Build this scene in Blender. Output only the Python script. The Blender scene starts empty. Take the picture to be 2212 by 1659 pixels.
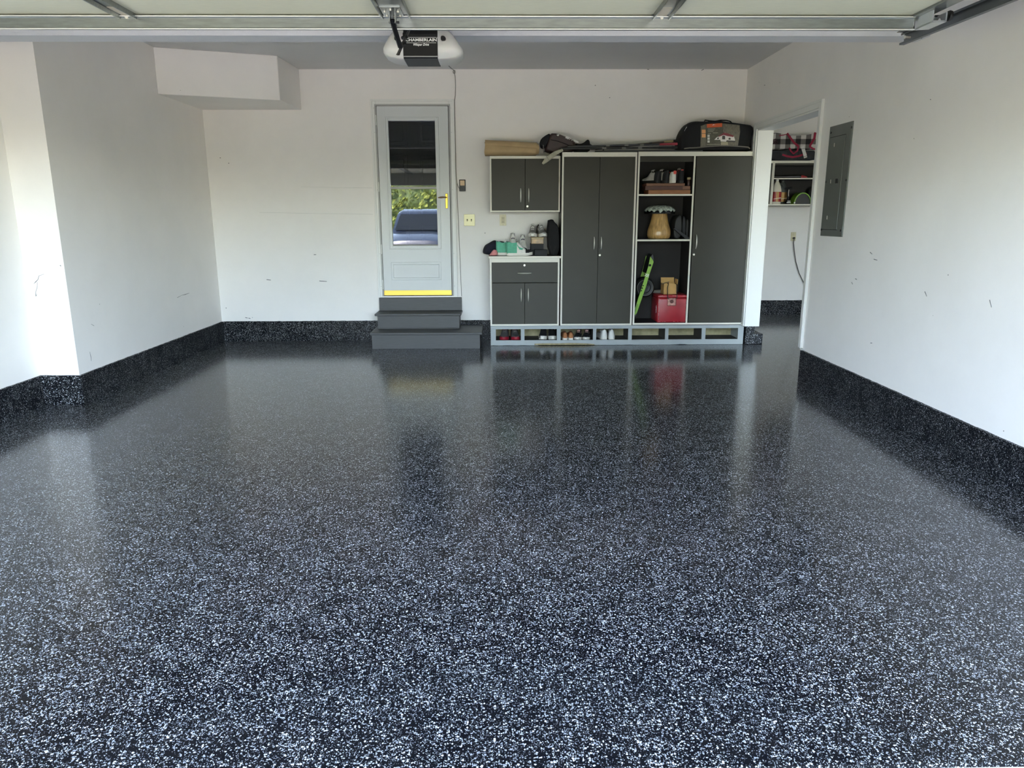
import bpy, bmesh, math, random
from mathutils import Vector, Matrix, noise
PI = math.pi
R = math.radians
SC = bpy.context.scene
COL = SC.collection
random.seed(7)

# ------------------------------------------------------------------ camera
HC, PITCH, YAW, ROLL, FPX, IW, IH = 1.337, R(13.01), R(0.903), R(-0.17), 1563.0, 2212, 1659
_fw = Vector((math.sin(YAW)*math.cos(PITCH), math.cos(YAW)*math.cos(PITCH), -math.sin(PITCH)))
_rt = Vector((math.cos(YAW), -math.sin(YAW), 0))
_up = _rt.cross(_fw)
_r2 = _rt*math.cos(ROLL) + _up*math.sin(ROLL)
_u2 = _up*math.cos(ROLL) - _rt*math.sin(ROLL)
cam_d = bpy.data.cameras.new('camera')
cam_d.sensor_width = 36.0
cam_d.sensor_fit = 'HORIZONTAL'
cam_d.lens = FPX/IW*36.0
cam_d.clip_start = 0.05
cam_d.clip_end = 300
cam = bpy.data.objects.new('camera', cam_d)
COL.objects.link(cam)
M = Matrix((_r2, _u2, -_fw)).transposed().to_4x4()
M.translation = Vector((0, 0, HC))
cam.matrix_world = M
SC.camera = cam

def px(u, v, Y=None, X=None, Z=None):
    """direction through a photo pixel, cut with the plane the thing touches"""
    d = _fw*FPX + _r2*(u-IW/2) - _u2*(v-IH/2)
    t = Y/d.y if Y is not None else X/d.x if X is not None else (Z-HC)/d.z
    return Vector((0, 0, HC)) + d*t

# ------------------------------------------------------------------ world, sun, exposure
world = bpy.data.worlds.new('sky')
SC.world = world
world.use_nodes = True
wn = world.node_tree
wn.nodes.clear()
sky = wn.nodes.new('ShaderNodeTexSky')
sky.sky_type = 'NISHITA'
sky.sun_disc = False
sky.sun_elevation = R(48)
sky.sun_rotation = R(-24)
sky.air_density = 1.0
sky.dust_density = 1.2
bg = wn.nodes.new('ShaderNodeBackground')
bg.inputs['Strength'].default_value = 0.48
wo = wn.nodes.new('ShaderNodeOutputWorld')
hs = wn.nodes.new('ShaderNodeHueSaturation')     # hazy, less saturated sky
hs.inputs['Saturation'].default_value = 0.74
wn.links.new(sky.outputs[0], hs.inputs['Color'])
wn.links.new(hs.outputs[0], bg.inputs[0])
wn.links.new(bg.outputs[0], wo.inputs[0])

sun_d = bpy.data.lights.new('sun', 'SUN')
sun_d.energy = 9.0
sun_d.color = (1.0, 0.86, 0.72)
sun_d.angle = R(0.6)
sun = bpy.data.objects.new('sun', sun_d)
COL.objects.link(sun)
# the sun stands behind the house (+Y), so the garage opening is in shade and the driveway is lit
sun.rotation_euler = Vector((-0.45, 1.0, math.tan(R(48)))).to_track_quat('Z', 'Y').to_euler()

SC.view_settings.view_transform = 'Standard'
SC.view_settings.look = 'None'
SC.view_settings.gamma = 1.0
SC.view_settings.use_curve_mapping = False
SC.view_settings.exposure = 2.92
SC.cycles.max_bounces = 9
SC.cycles.diffuse_bounces = 7
SC.cycles.glossy_bounces = 5
SC.cycles.caustics_reflective = False
SC.cycles.caustics_refractive = False
SC.cycles.sample_clamp_indirect = 6.0

# ------------------------------------------------------------------ materials
def lin(c):
    c = c/255.0
    return c/12.92 if c <= 0.04045 else ((c+0.055)/1.055)**2.4

def rgb(r, g, b):
    return (lin(r), lin(g), lin(b), 1.0)

MATS = {}
def mat(name, col, rough=0.6, metal=0.0, spec=0.5, var=0.0, vscale=8.0, bump=0.0, bscale=60.0, stretch=None, coat=0.0, alpha=1.0, trans=0.0):
    if name in MATS:
        return MATS[name]
    m = bpy.data.materials.new(name)
    m.use_nodes = True
    nt = m.node_tree
    p = nt.nodes['Principled BSDF']
    p.inputs['Base Color'].default_value = col
    p.inputs['Roughness'].default_value = rough
    p.inputs['Metallic'].default_value = metal
    p.inputs['Specular IOR Level'].default_value = spec
    p.inputs['Coat Weight'].default_value = coat
    p.inputs['Transmission Weight'].default_value = trans
    p.inputs['Alpha'].default_value = alpha
    if var or bump:
        tc = nt.nodes.new('ShaderNodeTexCoord')
        src = tc.outputs['Object']
        if stretch:
            mp = nt.nodes.new('ShaderNodeMapping')
            mp.inputs['Scale'].default_value = stretch
            nt.links.new(src, mp.inputs[0])
            src = mp.outputs[0]
    if var:
        n = nt.nodes.new('ShaderNodeTexNoise')
        n.inputs['Scale'].default_value = vscale
        n.inputs['Detail'].default_value = 5
        nt.links.new(src, n.inputs['Vector'])
        r = nt.nodes.new('ShaderNodeValToRGB')
        r.color_ramp.elements[0].position = 0.3
        r.color_ramp.elements[1].position = 0.7
        r.color_ramp.elements[0].color = tuple(max(0, c*(1-var)) for c in col[:3])+(1,)
        r.color_ramp.elements[1].color = tuple(min(1, c*(1+var)) for c in col[:3])+(1,)
        nt.links.new(n.outputs[0], r.inputs[0])
        nt.links.new(r.outputs[0], p.inputs['Base Color'])
    if bump:
        n2 = nt.nodes.new('ShaderNodeTexNoise')
        n2.inputs['Scale'].default_value = bscale
        n2.inputs['Detail'].default_value = 4
        nt.links.new(src, n2.inputs['Vector'])
        b = nt.nodes.new('ShaderNodeBump')
        b.inputs['Strength'].default_value = bump
        b.inputs['Distance'].default_value = 0.01
        nt.links.new(n2.outputs[0], b.inputs['Height'])
        nt.links.new(b.outputs[0], p.inputs['Normal'])
    MATS[name] = m
    return m

def math_node(nt, op, a, b=None, clamp=False):
    n = nt.nodes.new('ShaderNodeMath')
    n.operation = op
    n.use_clamp = clamp
    for i, v in enumerate((a, b)):
        if v is None:
            continue
        if isinstance(v, (int, float)):
            n.inputs[i].default_value = v
        else:
            nt.links.new(v, n.inputs[i])
    return n.outputs[0]

def flake_mat(name, base, flake, scale, density, rough, coat, coat_rough, bump):
    """black epoxy broadcast with pale flakes: two sizes of random chips in world space"""
    m = bpy.data.materials.new(name)
    m.use_nodes = True
    nt = m.node_tree
    p = nt.nodes['Principled BSDF']
    geo = nt.nodes.new('ShaderNodeNewGeometry')
    nz = nt.nodes.new('ShaderNodeTexNoise')
    nz.inputs['Scale'].default_value = scale*1.3
    nz.inputs['Detail'].default_value = 1
    nt.links.new(geo.outputs['Position'], nz.inputs['Vector'])
    sub = nt.nodes.new('ShaderNodeVectorMath'); sub.operation = 'SUBTRACT'
    nt.links.new(nz.outputs['Color'], sub.inputs[0]); sub.inputs[1].default_value = (.5, .5, .5)
    sc = nt.nodes.new('ShaderNodeVectorMath'); sc.operation = 'SCALE'
    nt.links.new(sub.outputs[0], sc.inputs[0]); sc.inputs['Scale'].default_value = 0.9/scale
    add = nt.nodes.new('ShaderNodeVectorMath'); add.operation = 'ADD'
    nt.links.new(geo.outputs['Position'], add.inputs[0]); nt.links.new(sc.outputs[0], add.inputs[1])
    big = nt.nodes.new('ShaderNodeTexNoise')
    big.inputs['Scale'].default_value = 9.0
    big.inputs['Detail'].default_value = 3
    nt.links.new(geo.outputs['Position'], big.inputs['Vector'])
    shift = math_node(nt, 'MULTIPLY', math_node(nt, 'SUBTRACT', big.outputs[0], 0.5), 0.5)
    masks = []
    for s, dn in ((scale, density), (scale*2.1, density*0.75)):
        v = nt.nodes.new('ShaderNodeTexVoronoi')
        v.inputs['Scale'].default_value = s
        nt.links.new(add.outputs[0], v.inputs['Vector'])
        sep = nt.nodes.new('ShaderNodeSeparateColor')
        nt.links.new(v.outputs['Color'], sep.inputs[0])
        pick = math_node(nt, 'LESS_THAN', math_node(nt, 'ADD', sep.outputs[0], shift), dn)
        size = math_node(nt, 'ADD', math_node(nt, 'MULTIPLY', sep.outputs[1], 0.36), 0.20)
        inside = math_node(nt, 'LESS_THAN', v.outputs['Distance'], size)
        tone = math_node(nt, 'ADD', math_node(nt, 'MULTIPLY', sep.outputs[2], 0.6), 0.4)
        masks.append(math_node(nt, 'MULTIPLY', math_node(nt, 'MULTIPLY', pick, inside), tone))
    mask = math_node(nt, 'MAXIMUM', masks[0], math_node(nt, 'MULTIPLY', masks[1], 0.8), True)
    mix = nt.nodes.new('ShaderNodeMix'); mix.data_type = 'RGBA'
    nt.links.new(mask, mix.inputs['Factor'])
    mix.inputs['A'].default_value = base
    mix.inputs['B'].default_value = flake
    nt.links.new(mix.outputs['Result'], p.inputs['Base Color'])
    p.inputs['Roughness'].default_value = rough
    p.inputs['Specular IOR Level'].default_value = 0.05
    p.inputs['Coat IOR'].default_value = 1.30
    p.inputs['Coat Weight'].default_value = coat
    p.inputs['Coat Roughness'].default_value = coat_rough
    bn = nt.nodes.new('ShaderNodeTexNoise')
    bn.inputs['Scale'].default_value = 85
    bn.inputs['Detail'].default_value = 2
    nt.links.new(geo.outputs['Position'], bn.inputs['Vector'])
    bm_ = nt.nodes.new('ShaderNodeBump')
    bm_.inputs['Strength'].default_value = bump
    bm_.inputs['Distance'].default_value = 0.004
    nt.links.new(bn.outputs[0], bm_.inputs['Height'])
    nt.links.new(bm_.outputs[0], p.inputs['Normal'])
    nt.links.new(bm_.outputs[0], p.inputs['Coat Normal'])
    MATS[name] = m
    return m

def paint_mat(name, col, specks=True, bump=0.05):
    """painted drywall: faint roller texture, soft unevenness and sparse dark nicks"""
    m = bpy.data.materials.new(name)
    m.use_nodes = True
    nt = m.node_tree
    p = nt.nodes['Principled BSDF']
    geo = nt.nodes.new('ShaderNodeNewGeometry')
    n = nt.nodes.new('ShaderNodeTexNoise')
    n.inputs['Scale'].default_value = 1.6
    n.inputs['Detail'].default_value = 6
    n.inputs['Roughness'].default_value = 0.65
    nt.links.new(geo.outputs['Position'], n.inputs['Vector'])
    r = nt.nodes.new('ShaderNodeValToRGB')
    r.color_ramp.elements[0].position = 0.32
    r.color_ramp.elements[1].position = 0.66
    r.color_ramp.elements[0].color = tuple(c*0.95 for c in col[:3])+(1,)
    r.color_ramp.elements[1].color = col
    nt.links.new(n.outputs[0], r.inputs[0])
    out = r.outputs[0]
    if specks:
        v = nt.nodes.new('ShaderNodeTexVoronoi')
        v.inputs['Scale'].default_value = 5.5
        nt.links.new(geo.outputs['Position'], v.inputs['Vector'])
        sep = nt.nodes.new('ShaderNodeSeparateColor')
        nt.links.new(v.outputs['Color'], sep.inputs[0])
        pick = math_node(nt, 'LESS_THAN', sep.outputs[0], 0.45)
        dot = math_node(nt, 'LESS_THAN', v.outputs['Distance'], math_node(nt, 'MULTIPLY', sep.outputs[1], 0.030))
        k = math_node(nt, 'MULTIPLY', math_node(nt, 'MULTIPLY', pick, dot), 0.75)
        mix = nt.nodes.new('ShaderNodeMix'); mix.data_type = 'RGBA'
        nt.links.new(k, mix.inputs['Factor'])
        nt.links.new(out, mix.inputs['A'])
        mix.inputs['B'].default_value = (.10, .10, .10, 1)
        out = mix.outputs['Result']
    nt.links.new(out, p.inputs['Base Color'])
    p.inputs['Roughness'].default_value = 0.62
    p.inputs['Specular IOR Level'].default_value = 0.3
    b1 = nt.nodes.new('ShaderNodeTexNoise')
    b1.inputs['Scale'].default_value = 170
    b1.inputs['Detail'].default_value = 3
    nt.links.new(geo.outputs['Position'], b1.inputs['Vector'])
    b = nt.nodes.new('ShaderNodeBump')
    b.inputs['Strength'].default_value = bump
    b.inputs['Distance'].default_value = 0.004
    nt.links.new(b1.outputs[0], b.inputs['Height'])
    nt.links.new(b.outputs[0], p.inputs['Normal'])
    MATS[name] = m
    return m

FLOOR = flake_mat('epoxy flake floor', (0.0010, 0.0014, 0.003, 1), (0.50, 0.53, 0.56, 1), 165, 0.40, 0.5, 1.0, 0.14, 0.06)
CURB = flake_mat('epoxy flake curb', (0.0035, 0.004, 0.006, 1), (0.60, 0.62, 0.64, 1), 170, 0.24, 0.5, 0.3, 0.2, 0.15)
WALL = paint_mat('wall paint', (0.90, 0.87, 0.835, 1))
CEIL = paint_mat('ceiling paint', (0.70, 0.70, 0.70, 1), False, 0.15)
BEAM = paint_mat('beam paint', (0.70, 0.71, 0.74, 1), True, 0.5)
TRIMW = mat('trim white', (0.80, 0.80, 0.77, 1), 0.4)
DOORW = mat('door enamel', (0.64, 0.66, 0.66, 1), 0.3)
CAB = mat('cabinet laminate', rgb(52, 50, 41), 0.45, spec=0.3, var=0.10, vscale=3)
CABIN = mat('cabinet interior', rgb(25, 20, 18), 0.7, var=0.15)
EDGE = mat('cabinet edging', rgb(228, 224, 210), 0.45)
STEEL = mat('galvanised steel', rgb(150, 154, 153), 0.34, metal=0.95, var=0.12, vscale=14, stretch=(1, 6, 6))
CHROME = mat('brushed nickel', rgb(222, 219, 208), 0.38, metal=0.55)
BLACK = mat('black plastic', rgb(22, 22, 23), 0.45)
BLACKM = mat('black steel', rgb(24, 24, 26), 0.4, metal=0.3)
CLOTHK = mat('black nylon', rgb(13, 13, 15), 0.85, var=0.3, vscale=30, bump=0.2, bscale=200)
WHITEP = mat('white plastic', rgb(232, 230, 224), 0.4)
IVORY = mat('ivory plastic', rgb(214, 205, 172), 0.35)
DARK = mat('dark recess', rgb(12, 12, 12), 0.8)
BRASS = mat('polished brass', rgb(214, 172, 70), 0.25, metal=1.0)

# ------------------------------------------------------------------ mesh helpers
def nb():
    return bmesh.new()

def box(bm, x0, x1, y0, y1, z0, z1, bev=0.0, seg=2):
    t = bmesh.new()
    bmesh.ops.create_cube(t, size=1)
    for v in t.verts:
        v.co = Vector((x0+(v.co.x+.5)*(x1-x0), y0+(v.co.y+.5)*(y1-y0), z0+(v.co.z+.5)*(z1-z0)))
    if bev:
        bmesh.ops.bevel(t, geom=t.edges[:], offset=bev, segments=seg, affect='EDGES', profile=0.5)
    merge(bm, t)
    return bm

def merge(bm, t, mtx=None):
    vm = {}
    for v in t.verts:
        vm[v] = bm.verts.new(mtx @ v.co if mtx else v.co)
    for f in t.faces:
        try:
            bm.faces.new([vm[v] for v in f.verts])
        except ValueError:
            pass
    t.free()

def tube(bm, pts, r, n=8, flat=1.0, caps=True):
    """swept round bar; r may be a list; flat squashes across the second axis"""
    pts = [Vector(p) for p in pts]
    rings = []
    prev = None
    for i, p in enumerate(pts):
        d = (pts[min(i+1, len(pts)-1)] - pts[max(i-1, 0)]).normalized()
        if prev is None:
            a = Vector((0, 0, 1)) if abs(d.z) < 0.9 else Vector((1, 0, 0))
            s = d.cross(a).normalized()
        else:
            s = (prev - d*prev.dot(d)).normalized()
        prev = s
        t = d.cross(s)
        rr = r[i] if isinstance(r, (list, tuple)) else r
        rings.append([bm.verts.new(p + s*rr*math.cos(2*PI*k/n) + t*rr*flat*math.sin(2*PI*k/n)) for k in range(n)])
    for a, b in zip(rings, rings[1:]):
        for k in range(n):
            bm.faces.new((a[k], a[(k+1) % n], b[(k+1) % n], b[k]))
    if caps:
        bm.faces.new(rings[0][::-1])
        bm.faces.new(rings[-1])
    return bm

def lathe(bm, prof, c, n=28, axis='Z', caps=True):
    c = Vector(c)
    rings = []
    for r, h in prof:
        ring = []
        for k in range(n):
            a = 2*PI*k/n
            u, v = r*math.cos(a), r*math.sin(a)
            q = Vector((u, v, h)) if axis == 'Z' else Vector((u, h, v)) if axis == 'Y' else Vector((h, u, v))
            ring.append(bm.verts.new(c+q))
        rings.append(ring)
    for a, b in zip(rings, rings[1:]):
        for k in range(n):
            bm.faces.new((a[k], a[(k+1) % n], b[(k+1) % n], b[k]))
    if caps:
        bm.faces.new(rings[0][::-1])
        bm.faces.new(rings[-1])
    return bm

def prism(bm, pts, lo, hi, plane='XZ', bev=0.0):
    """closed outline extruded along the third axis"""
    t = bmesh.new()
    def P(a, b, c):
        return {'XZ': (a, c, b), 'XY': (a, b, c), 'YZ': (c, a, b)}[plane]
    A = [t.verts.new(P(a, b, lo)) for a, b in pts]
    Bv = [t.verts.new(P(a, b, hi)) for a, b in pts]
    t.faces.new(A); t.faces.new(Bv[::-1])
    n = len(pts)
    for i in range(n):
        t.faces.new((A[i], Bv[i], Bv[(i+1) % n], A[(i+1) % n]))
    bmesh.ops.recalc_face_normals(t, faces=t.faces)
    if bev:
        bmesh.ops.bevel(t, geom=t.edges[:], offset=bev, segments=2, affect='EDGES', profile=0.5)
    merge(bm, t)
    return bm

def chaikin(pts, k=2):
    for _ in range(k):
        o = []
        for i in range(len(pts)):
            a, b = pts[i], pts[(i+1) % len(pts)]
            o.append((a[0]*.75+b[0]*.25, a[1]*.75+b[1]*.25))
            o.append((a[0]*.25+b[0]*.75, a[1]*.25+b[1]*.75))
        pts = o
    return pts

def puff(bm, pts, y0, y1, soft=0.05, amt=0.86, wob=0.0, flat_z=None, sm=2):
    """soft stuffed body: an outline in XZ swept in depth with rounded shoulders"""
    pts = chaikin(pts, sm)
    cx = sum(p[0] for p in pts)/len(pts); cz = sum(p[1] for p in pts)/len(pts)
    d = y1-y0
    soft = min(soft, d*0.45)
    prof = [(0, amt-0.16), (0.0, amt), (soft*.3, amt+(1-amt)*.7), (soft, 1.0), (d*.5, 1.01), (d-soft, 1.0), (d-soft*.3, amt+(1-amt)*.7), (d, amt), (d, amt-.16)]
    rings = []
    for j, (dy, s) in enumerate(prof):
        ring = []
        for x, z in pts:
            q = Vector((cx+(x-cx)*s, y0+dy, cz+(z-cz)*s))
            if wob:
                nv = noise.noise_vector(q*9)
                q += Vector((nv.x, nv.y*0.6, nv.z))*wob
            if flat_z is not None:
                q.z = max(q.z, flat_z)
            ring.append(bm.verts.new(q))
        rings.append(ring)
    n = len(pts)
    for a, b in zip(rings, rings[1:]):
        for k in range(n):
            bm.faces.new((a[k], a[(k+1) % n], b[(k+1) % n], b[k]))
    for ring, flip in ((rings[0], True), (rings[-1], False)):
        c = bm.verts.new(sum((v.co for v in ring), Vector())/n)
        for k in range(n):
            f = (ring[(k+1) % n], ring[k], c) if flip else (ring[k], ring[(k+1) % n], c)
            bm.faces.new(f)
    bmesh.ops.recalc_face_normals(bm, faces=bm.faces)
    return bm

def obj(name, bm, m, parent=None, local=False, smooth=False, angle=40):
    me = bpy.data.meshes.new(name)
    bmesh.ops.remove_doubles(bm, verts=bm.verts, dist=1e-6)
    bmesh.ops.recalc_face_normals(bm, faces=bm.faces)
    if smooth:
        ca = math.cos(R(angle))
        for f in bm.faces:
            f.smooth = True
        for e in bm.edges:
            if len(e.link_faces) == 2 and e.link_faces[0].normal.dot(e.link_faces[1].normal) < ca:
                e.smooth = False
    bm.to_mesh(me)
    bm.free()
    o = bpy.data.objects.new(name, me)
    COL.objects.link(o)
    me.materials.append(m)
    if parent is not None:
        o.parent = parent
        if not local:
            o.matrix_parent_inverse = WORLD[parent.name].inverted()
            WORLD[o.name] = Matrix()
        else:
            WORLD[o.name] = WORLD.get(parent.name, Matrix())
    else:
        WORLD[o.name] = Matrix()
    return o

WORLD = {}
def tag(o, label, cat, group=None):
    o['label'] = label
    o['category'] = cat
    if group:
        o['group'] = group
    return o

def thing(name, label, cat, loc, rotz=0.0, group=None, rot=None):
    o = bpy.data.objects.new(name, None)
    COL.objects.link(o)
    o.empty_display_size = 0.05
    o.location = loc
    o.rotation_euler = rot if rot else (0, 0, rotz)
    WORLD[o.name] = Matrix.Translation(Vector(loc)) @ o.rotation_euler.to_matrix().to_4x4()
    return tag(o, label, cat, group)

def struct(name, bm, m, label=None, parent=None, smooth=False):
    o = obj(name, bm, m, parent, smooth=smooth)
    if parent is None:
        o['kind'] = 'structure'
        if label:
            o['label'] = label
    return o

def text_mesh(body, size, m, name, parent, mtx, shear=0.0, extrude=0.0006, bold=0.0, sx=1.0):
    cu = bpy.data.curves.new('letters', 'FONT')
    cu.body = body
    cu.size = size
    cu.shear = shear
    cu.extrude = extrude
    cu.offset = bold
    cu.align_x = 'CENTER'
    cu.align_y = 'CENTER'
    cu.resolution_u = 3
    tmp = bpy.data.objects.new('letters_tmp', cu)
    COL.objects.link(tmp)
    dg = bpy.context.evaluated_depsgraph_get()
    me = bpy.data.meshes.new_from_object(tmp.evaluated_get(dg))
    bpy.data.objects.remove(tmp)
    bm = nb()
    bm.from_mesh(me)
    for v in bm.verts:
        v.co.x *= sx
        v.co = mtx @ v.co
    return obj(name, bm, m, parent)

def facing(p):   # text plane facing -Y at p
    return Matrix.Translation(Vector(p)) @ Matrix.Rotation(R(90), 4, 'X')

# ================================================================== STRUCTURE
XL, XR, XLF, YB, YP, H, YF = -3.077, 2.579, -3.36, 8.0, 5.215, 2.82, 1.534
XR2 = 2.72         # far face of the right wall
HB = 0.217         # top of the concrete curb
YS = 10.0          # back wall of the side bay
XS = 5.9

floor = struct('floor', box(nb(), -3.6, XS+.15, YF, YS+.15, -0.12, 0), FLOOR, 'glossy black epoxy floor broadcast with white flakes')
bm = nb()
prism(bm, [(XLF-.18, YF-.15), (XLF, YF-.15), (XLF, YP), (XL, YP), (XL, YB+.15), (XLF-.18, YB+.15)], HB-.002, H, 'XY')
wall_left = struct('wall_left', bm, WALL, 'white left garage wall with a jog forming a pilaster')
bm = nb()
DX0, DX1, DZ0, DZ1 = -1.285, -0.515, 0.486, 2.475
box(bm, XL-.0, DX0, YB, YB+.15, HB-.002, H); box(bm, DX1, XR2, YB, YB+.15, HB-.002, H)
box(bm, DX0, DX1, YB, YB+.15, DZ1, H); box(bm, DX0, DX1, YB, YB+.15, HB-.002, DZ0)
wall_back = struct('wall_back', bm, WALL, 'white back garage wall')
bm = nb()
OY0, OY1, OZ = 6.105, 7.555, 2.185
box(bm, XR, XR2, YF-.15, OY0, HB-.002, H); box(bm, XR, XR2, OY1, YB+.0, 0.20, H); box(bm, XR, XR2, OY0, OY1, OZ, H)
wall_right = struct('wall_right', bm, WALL, 'white right garage wall with a cased opening to the side bay')
bm = nb()
box(bm, XR2-.14, XR2, YB+.15, YS, 0.18, H)
struct('wall_side_left', bm, WALL)
struct('wall_side_back', box(nb(), XR2-.14, XS, YS, YS+.15, 0.18, H), WALL, 'white back wall of the side bay')
struct('wall_side_right', box(nb(), XS, XS+.15, YF-.15, YS+.15, 0.0, H), WALL)
HEAD = 2.03
bm = nb()
FX0, FX1 = -2.95, 2.02
box(bm, XLF, FX0, YF-.15, YF, 0, H); box(bm, FX1, XR, YF-.15, YF, 0, H); box(bm, FX0, FX1, YF-.15, YF, HEAD, H)
box(bm, XR2, 2.9, YF-.15, YF, 0, H); box(bm, 5.75, XS, YF-.15, YF, 0, H); box(bm, 2.9, 5.75, YF-.15, YF, 2.35, H)
struct('wall_front', bm, WALL, 'front wall with the garage door openings')
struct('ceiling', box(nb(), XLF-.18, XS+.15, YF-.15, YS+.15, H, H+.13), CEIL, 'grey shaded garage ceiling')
bm = nb()
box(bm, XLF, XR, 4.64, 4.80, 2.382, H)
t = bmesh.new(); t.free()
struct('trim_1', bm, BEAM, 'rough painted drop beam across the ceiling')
# duct soffit in the back left corner, its front face set at an angle
bm = nb()
prism(bm, [(XL, 7.0), (-2.085, 7.36), (-2.052, YB), (XL, YB)], 2.425, H, 'XY', 0.006)
struct('trim_2', bm, WALL, 'boxed duct soffit in the upper back corner')

# concrete curbs coated in flake, top edge slightly ragged
def curb(name, pts, out, top, label, seg=0.03):
    """plan polyline with the visible side; grows inwards by 'out' vectors"""
    bm = nb()
    rows = []
    for (a, b) in zip(pts, pts[1:]):
        a = Vector(a); b = Vector(b)
        n = max(1, int((b-a).length/seg))
        for i in range(n + (1 if b == Vector(pts[-1]) else 0)):
            rows.append(a.lerp(b, i/n))
    k = len(rows)
    lo, hi, bk = [], [], []
    for i, p in enumerate(rows):
        w = noise.noise(Vector((p.x*14, p.y*14, 3.3)))*0.005 + noise.noise(Vector((p.x*47, p.y*47, 1.3)))*0.003
        lo.append(bm.verts.new((p.x, p.y, -0.005)))
        hi.append(bm.verts.new((p.x, p.y, top+w)))
        bk.append(bm.verts.new((p.x+out[0], p.y+out[1], top+0.002)))
    for i in range(k-1):
        bm.faces.new((lo[i], lo[i+1], hi[i+1], hi[i]))
        bm.faces.new((hi[i], hi[i+1], bk[i+1], bk[i]))
    bmesh.ops.recalc_face_normals(bm, faces=bm.faces)
    return struct(name, bm, CURB, label)
C = 0.016
curb('baseboard_left', [(XLF+C, YF), (XLF+C, YP-C), (XL+C, YP-C), (XL+C, YB-C)], (-0.03, 0.03), HB+.002, 'flake coated concrete curb along the left wall')
curb('baseboard_back', [(XL+C, YB-C), (2.6, YB-C)], (0, 0.03), HB+.002, 'flake coated concrete curb along the back wall')
curb('baseboard_right', [(XR-C, YF), (XR-C, 6.055), (XR2+C, 6.055), (XR2+C, YF)], (0.03, 0), HB+.002, 'flake coated concrete curb along the right wall')
curb('baseboard_side', [(XR2+C, YS-C), (XS, YS-C)], (0, 0.03), 0.195, 'flake coated concrete curb in the side bay')
struct('wall_right_stem', box(nb(), XR+.0, XR2, YF, 6.045, 0, HB), CURB)
bm = nb()
box(bm, 2.604, 2.70, 7.575, 7.9, 0, 0.198, 0.004); box(bm, 2.70, 2.80, 7.60, 7.95, 0, 0.112, 0.004)
struct('trim_3', bm, CURB, 'stepped flake coated concrete stub under the opening jamb')
struct('wall_left_stem', box(nb(), XL-.02, XL, YP, YB, 0, HB), CURB)

# cased opening in the right wall
bm = nb()
cw, ct = 0.058, 0.018
for (ya, yb) in ((OY0-cw, OY0+.004), (OY1-.004, OY1+cw)):
    box(bm, XR-ct, XR+.001, ya, yb, 0.235 if ya < 7 else 0.205, OZ+cw, 0.004)
    box(bm, XR-ct-.006, XR-ct, ya if ya < 7 else yb-.02, (ya+.02) if ya < 7 else yb, 0.235 if ya < 7 else 0.205, OZ+cw, 0.003)
box(bm, XR-ct, XR+.001, OY0+.004, OY1-.004, OZ-.004, OZ+cw, 0.001)
box(bm, XR-ct-.006, XR-ct, OY0-cw+.02, OY1+cw-.02, OZ+cw-.02, OZ+cw, 0.001)
box(bm, XR-.004, XR2+.01, OY1-.018, OY1, 0.203, OZ)       # far jamb
box(bm, XR-.004, XR2+.01, OY0, OY0+.018, 0.232, OZ)       # near jamb
box(bm, XR-.004, XR2+.01, OY0+.018, OY1-.018, OZ-.018, OZ)
struct('trim_4', bm, TRIMW, 'white casing around the opening in the right wall')

# scuffs and nicks on the walls (thin dark paint chips with their own shape)
SCUFF = mat('scuff', rgb(112, 112, 112), 0.8)
def scuff(parent, pts, r):
    bm = nb()
    tube(bm, pts, r, 5)
    obj('scuff_mark', bm, SCUFF, parent)
def on_left(u, v): return px(u, v, X=XL) + Vector((.0002, 0, 0))
def on_pil(u, v): return px(u, v, Y=YP) - Vector((0, .0002, 0))
def on_back(u, v): return px(u, v, Y=YB) - Vector((0, .0002, 0))
def on_right(u, v): return px(u, v, X=XR) - Vector((.0002, 0, 0))
scuff(wall_left, [on_pil(*p) for p in ((95, 592), (84, 596), (82, 604), (77, 609), (73, 613))], [.001, .0015, .002, .003, .001])
scuff(wall_left, [on_pil(*p) for p in ((81, 609), (80, 622), (77, 632), (78, 640), (81, 636))], [.001, .0015, .0015, .004, .001])
scuff(wall_left, [on_pil(*p) for p in ((130, 573), (132, 575))], [.004, .002])
scuff(wall_left, [on_left(*p) for p in ((383, 643), (392, 638), (400, 636), (409, 633))], [.002, .001, .003, .001])
scuff(wall_left, [on_left(*p) for p in ((194, 760), (196, 770), (197, 780))], [.001, .002, .001])
scuff(wall_left, [on_left(*p) for p in ((197, 700), (203, 704))], [.001, .0015])
for a, b in (((530, 686), (535, 687)), ((537, 687), (541, 688)), ((545, 686), (546, 686)), ((678, 550), (683, 550)), ((576, 604), (585, 605)), ((690, 607), (706, 608)), ((1520, 150), (1515, 152)), ((1402, 150), (1398, 150)), ((475, 341), (477, 341)), ((1316, 211), (1318, 211)), ((1285, 184), (1287, 185))):
    scuff(wall_back, [on_back(*a), on_back(*b)], [.004, .003])
for a, b in (((1840, 610), (1842, 614)), ((1848, 602), (1851, 604)), ((1880, 545), (1884, 549)), ((1998, 630), (2002, 640)), ((1881, 741), (1884, 741)), ((2168, 931), (2169, 931)), ((1651, 184), (1653, 184)), ((2010, 215), (2011, 215)), ((1888, 560), (1895, 562)), ((2138, 648), (2142, 664))):
    scuff(wall_right, [on_right(*a), on_right(*b)], [.003, .002])
# faint taped seam lines on the back wall
SEAM = mat('seam', (0.60, 0.59, 0.56, 1), 0.8)
for a, b in (((650, 404), (804, 406)), ((560, 459), (806, 463))):
    bm = nb(); tube(bm, [on_back(*a), on_back(*b)], .0012, 4); obj('seam_line', bm, SEAM, wall_back)

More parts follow.
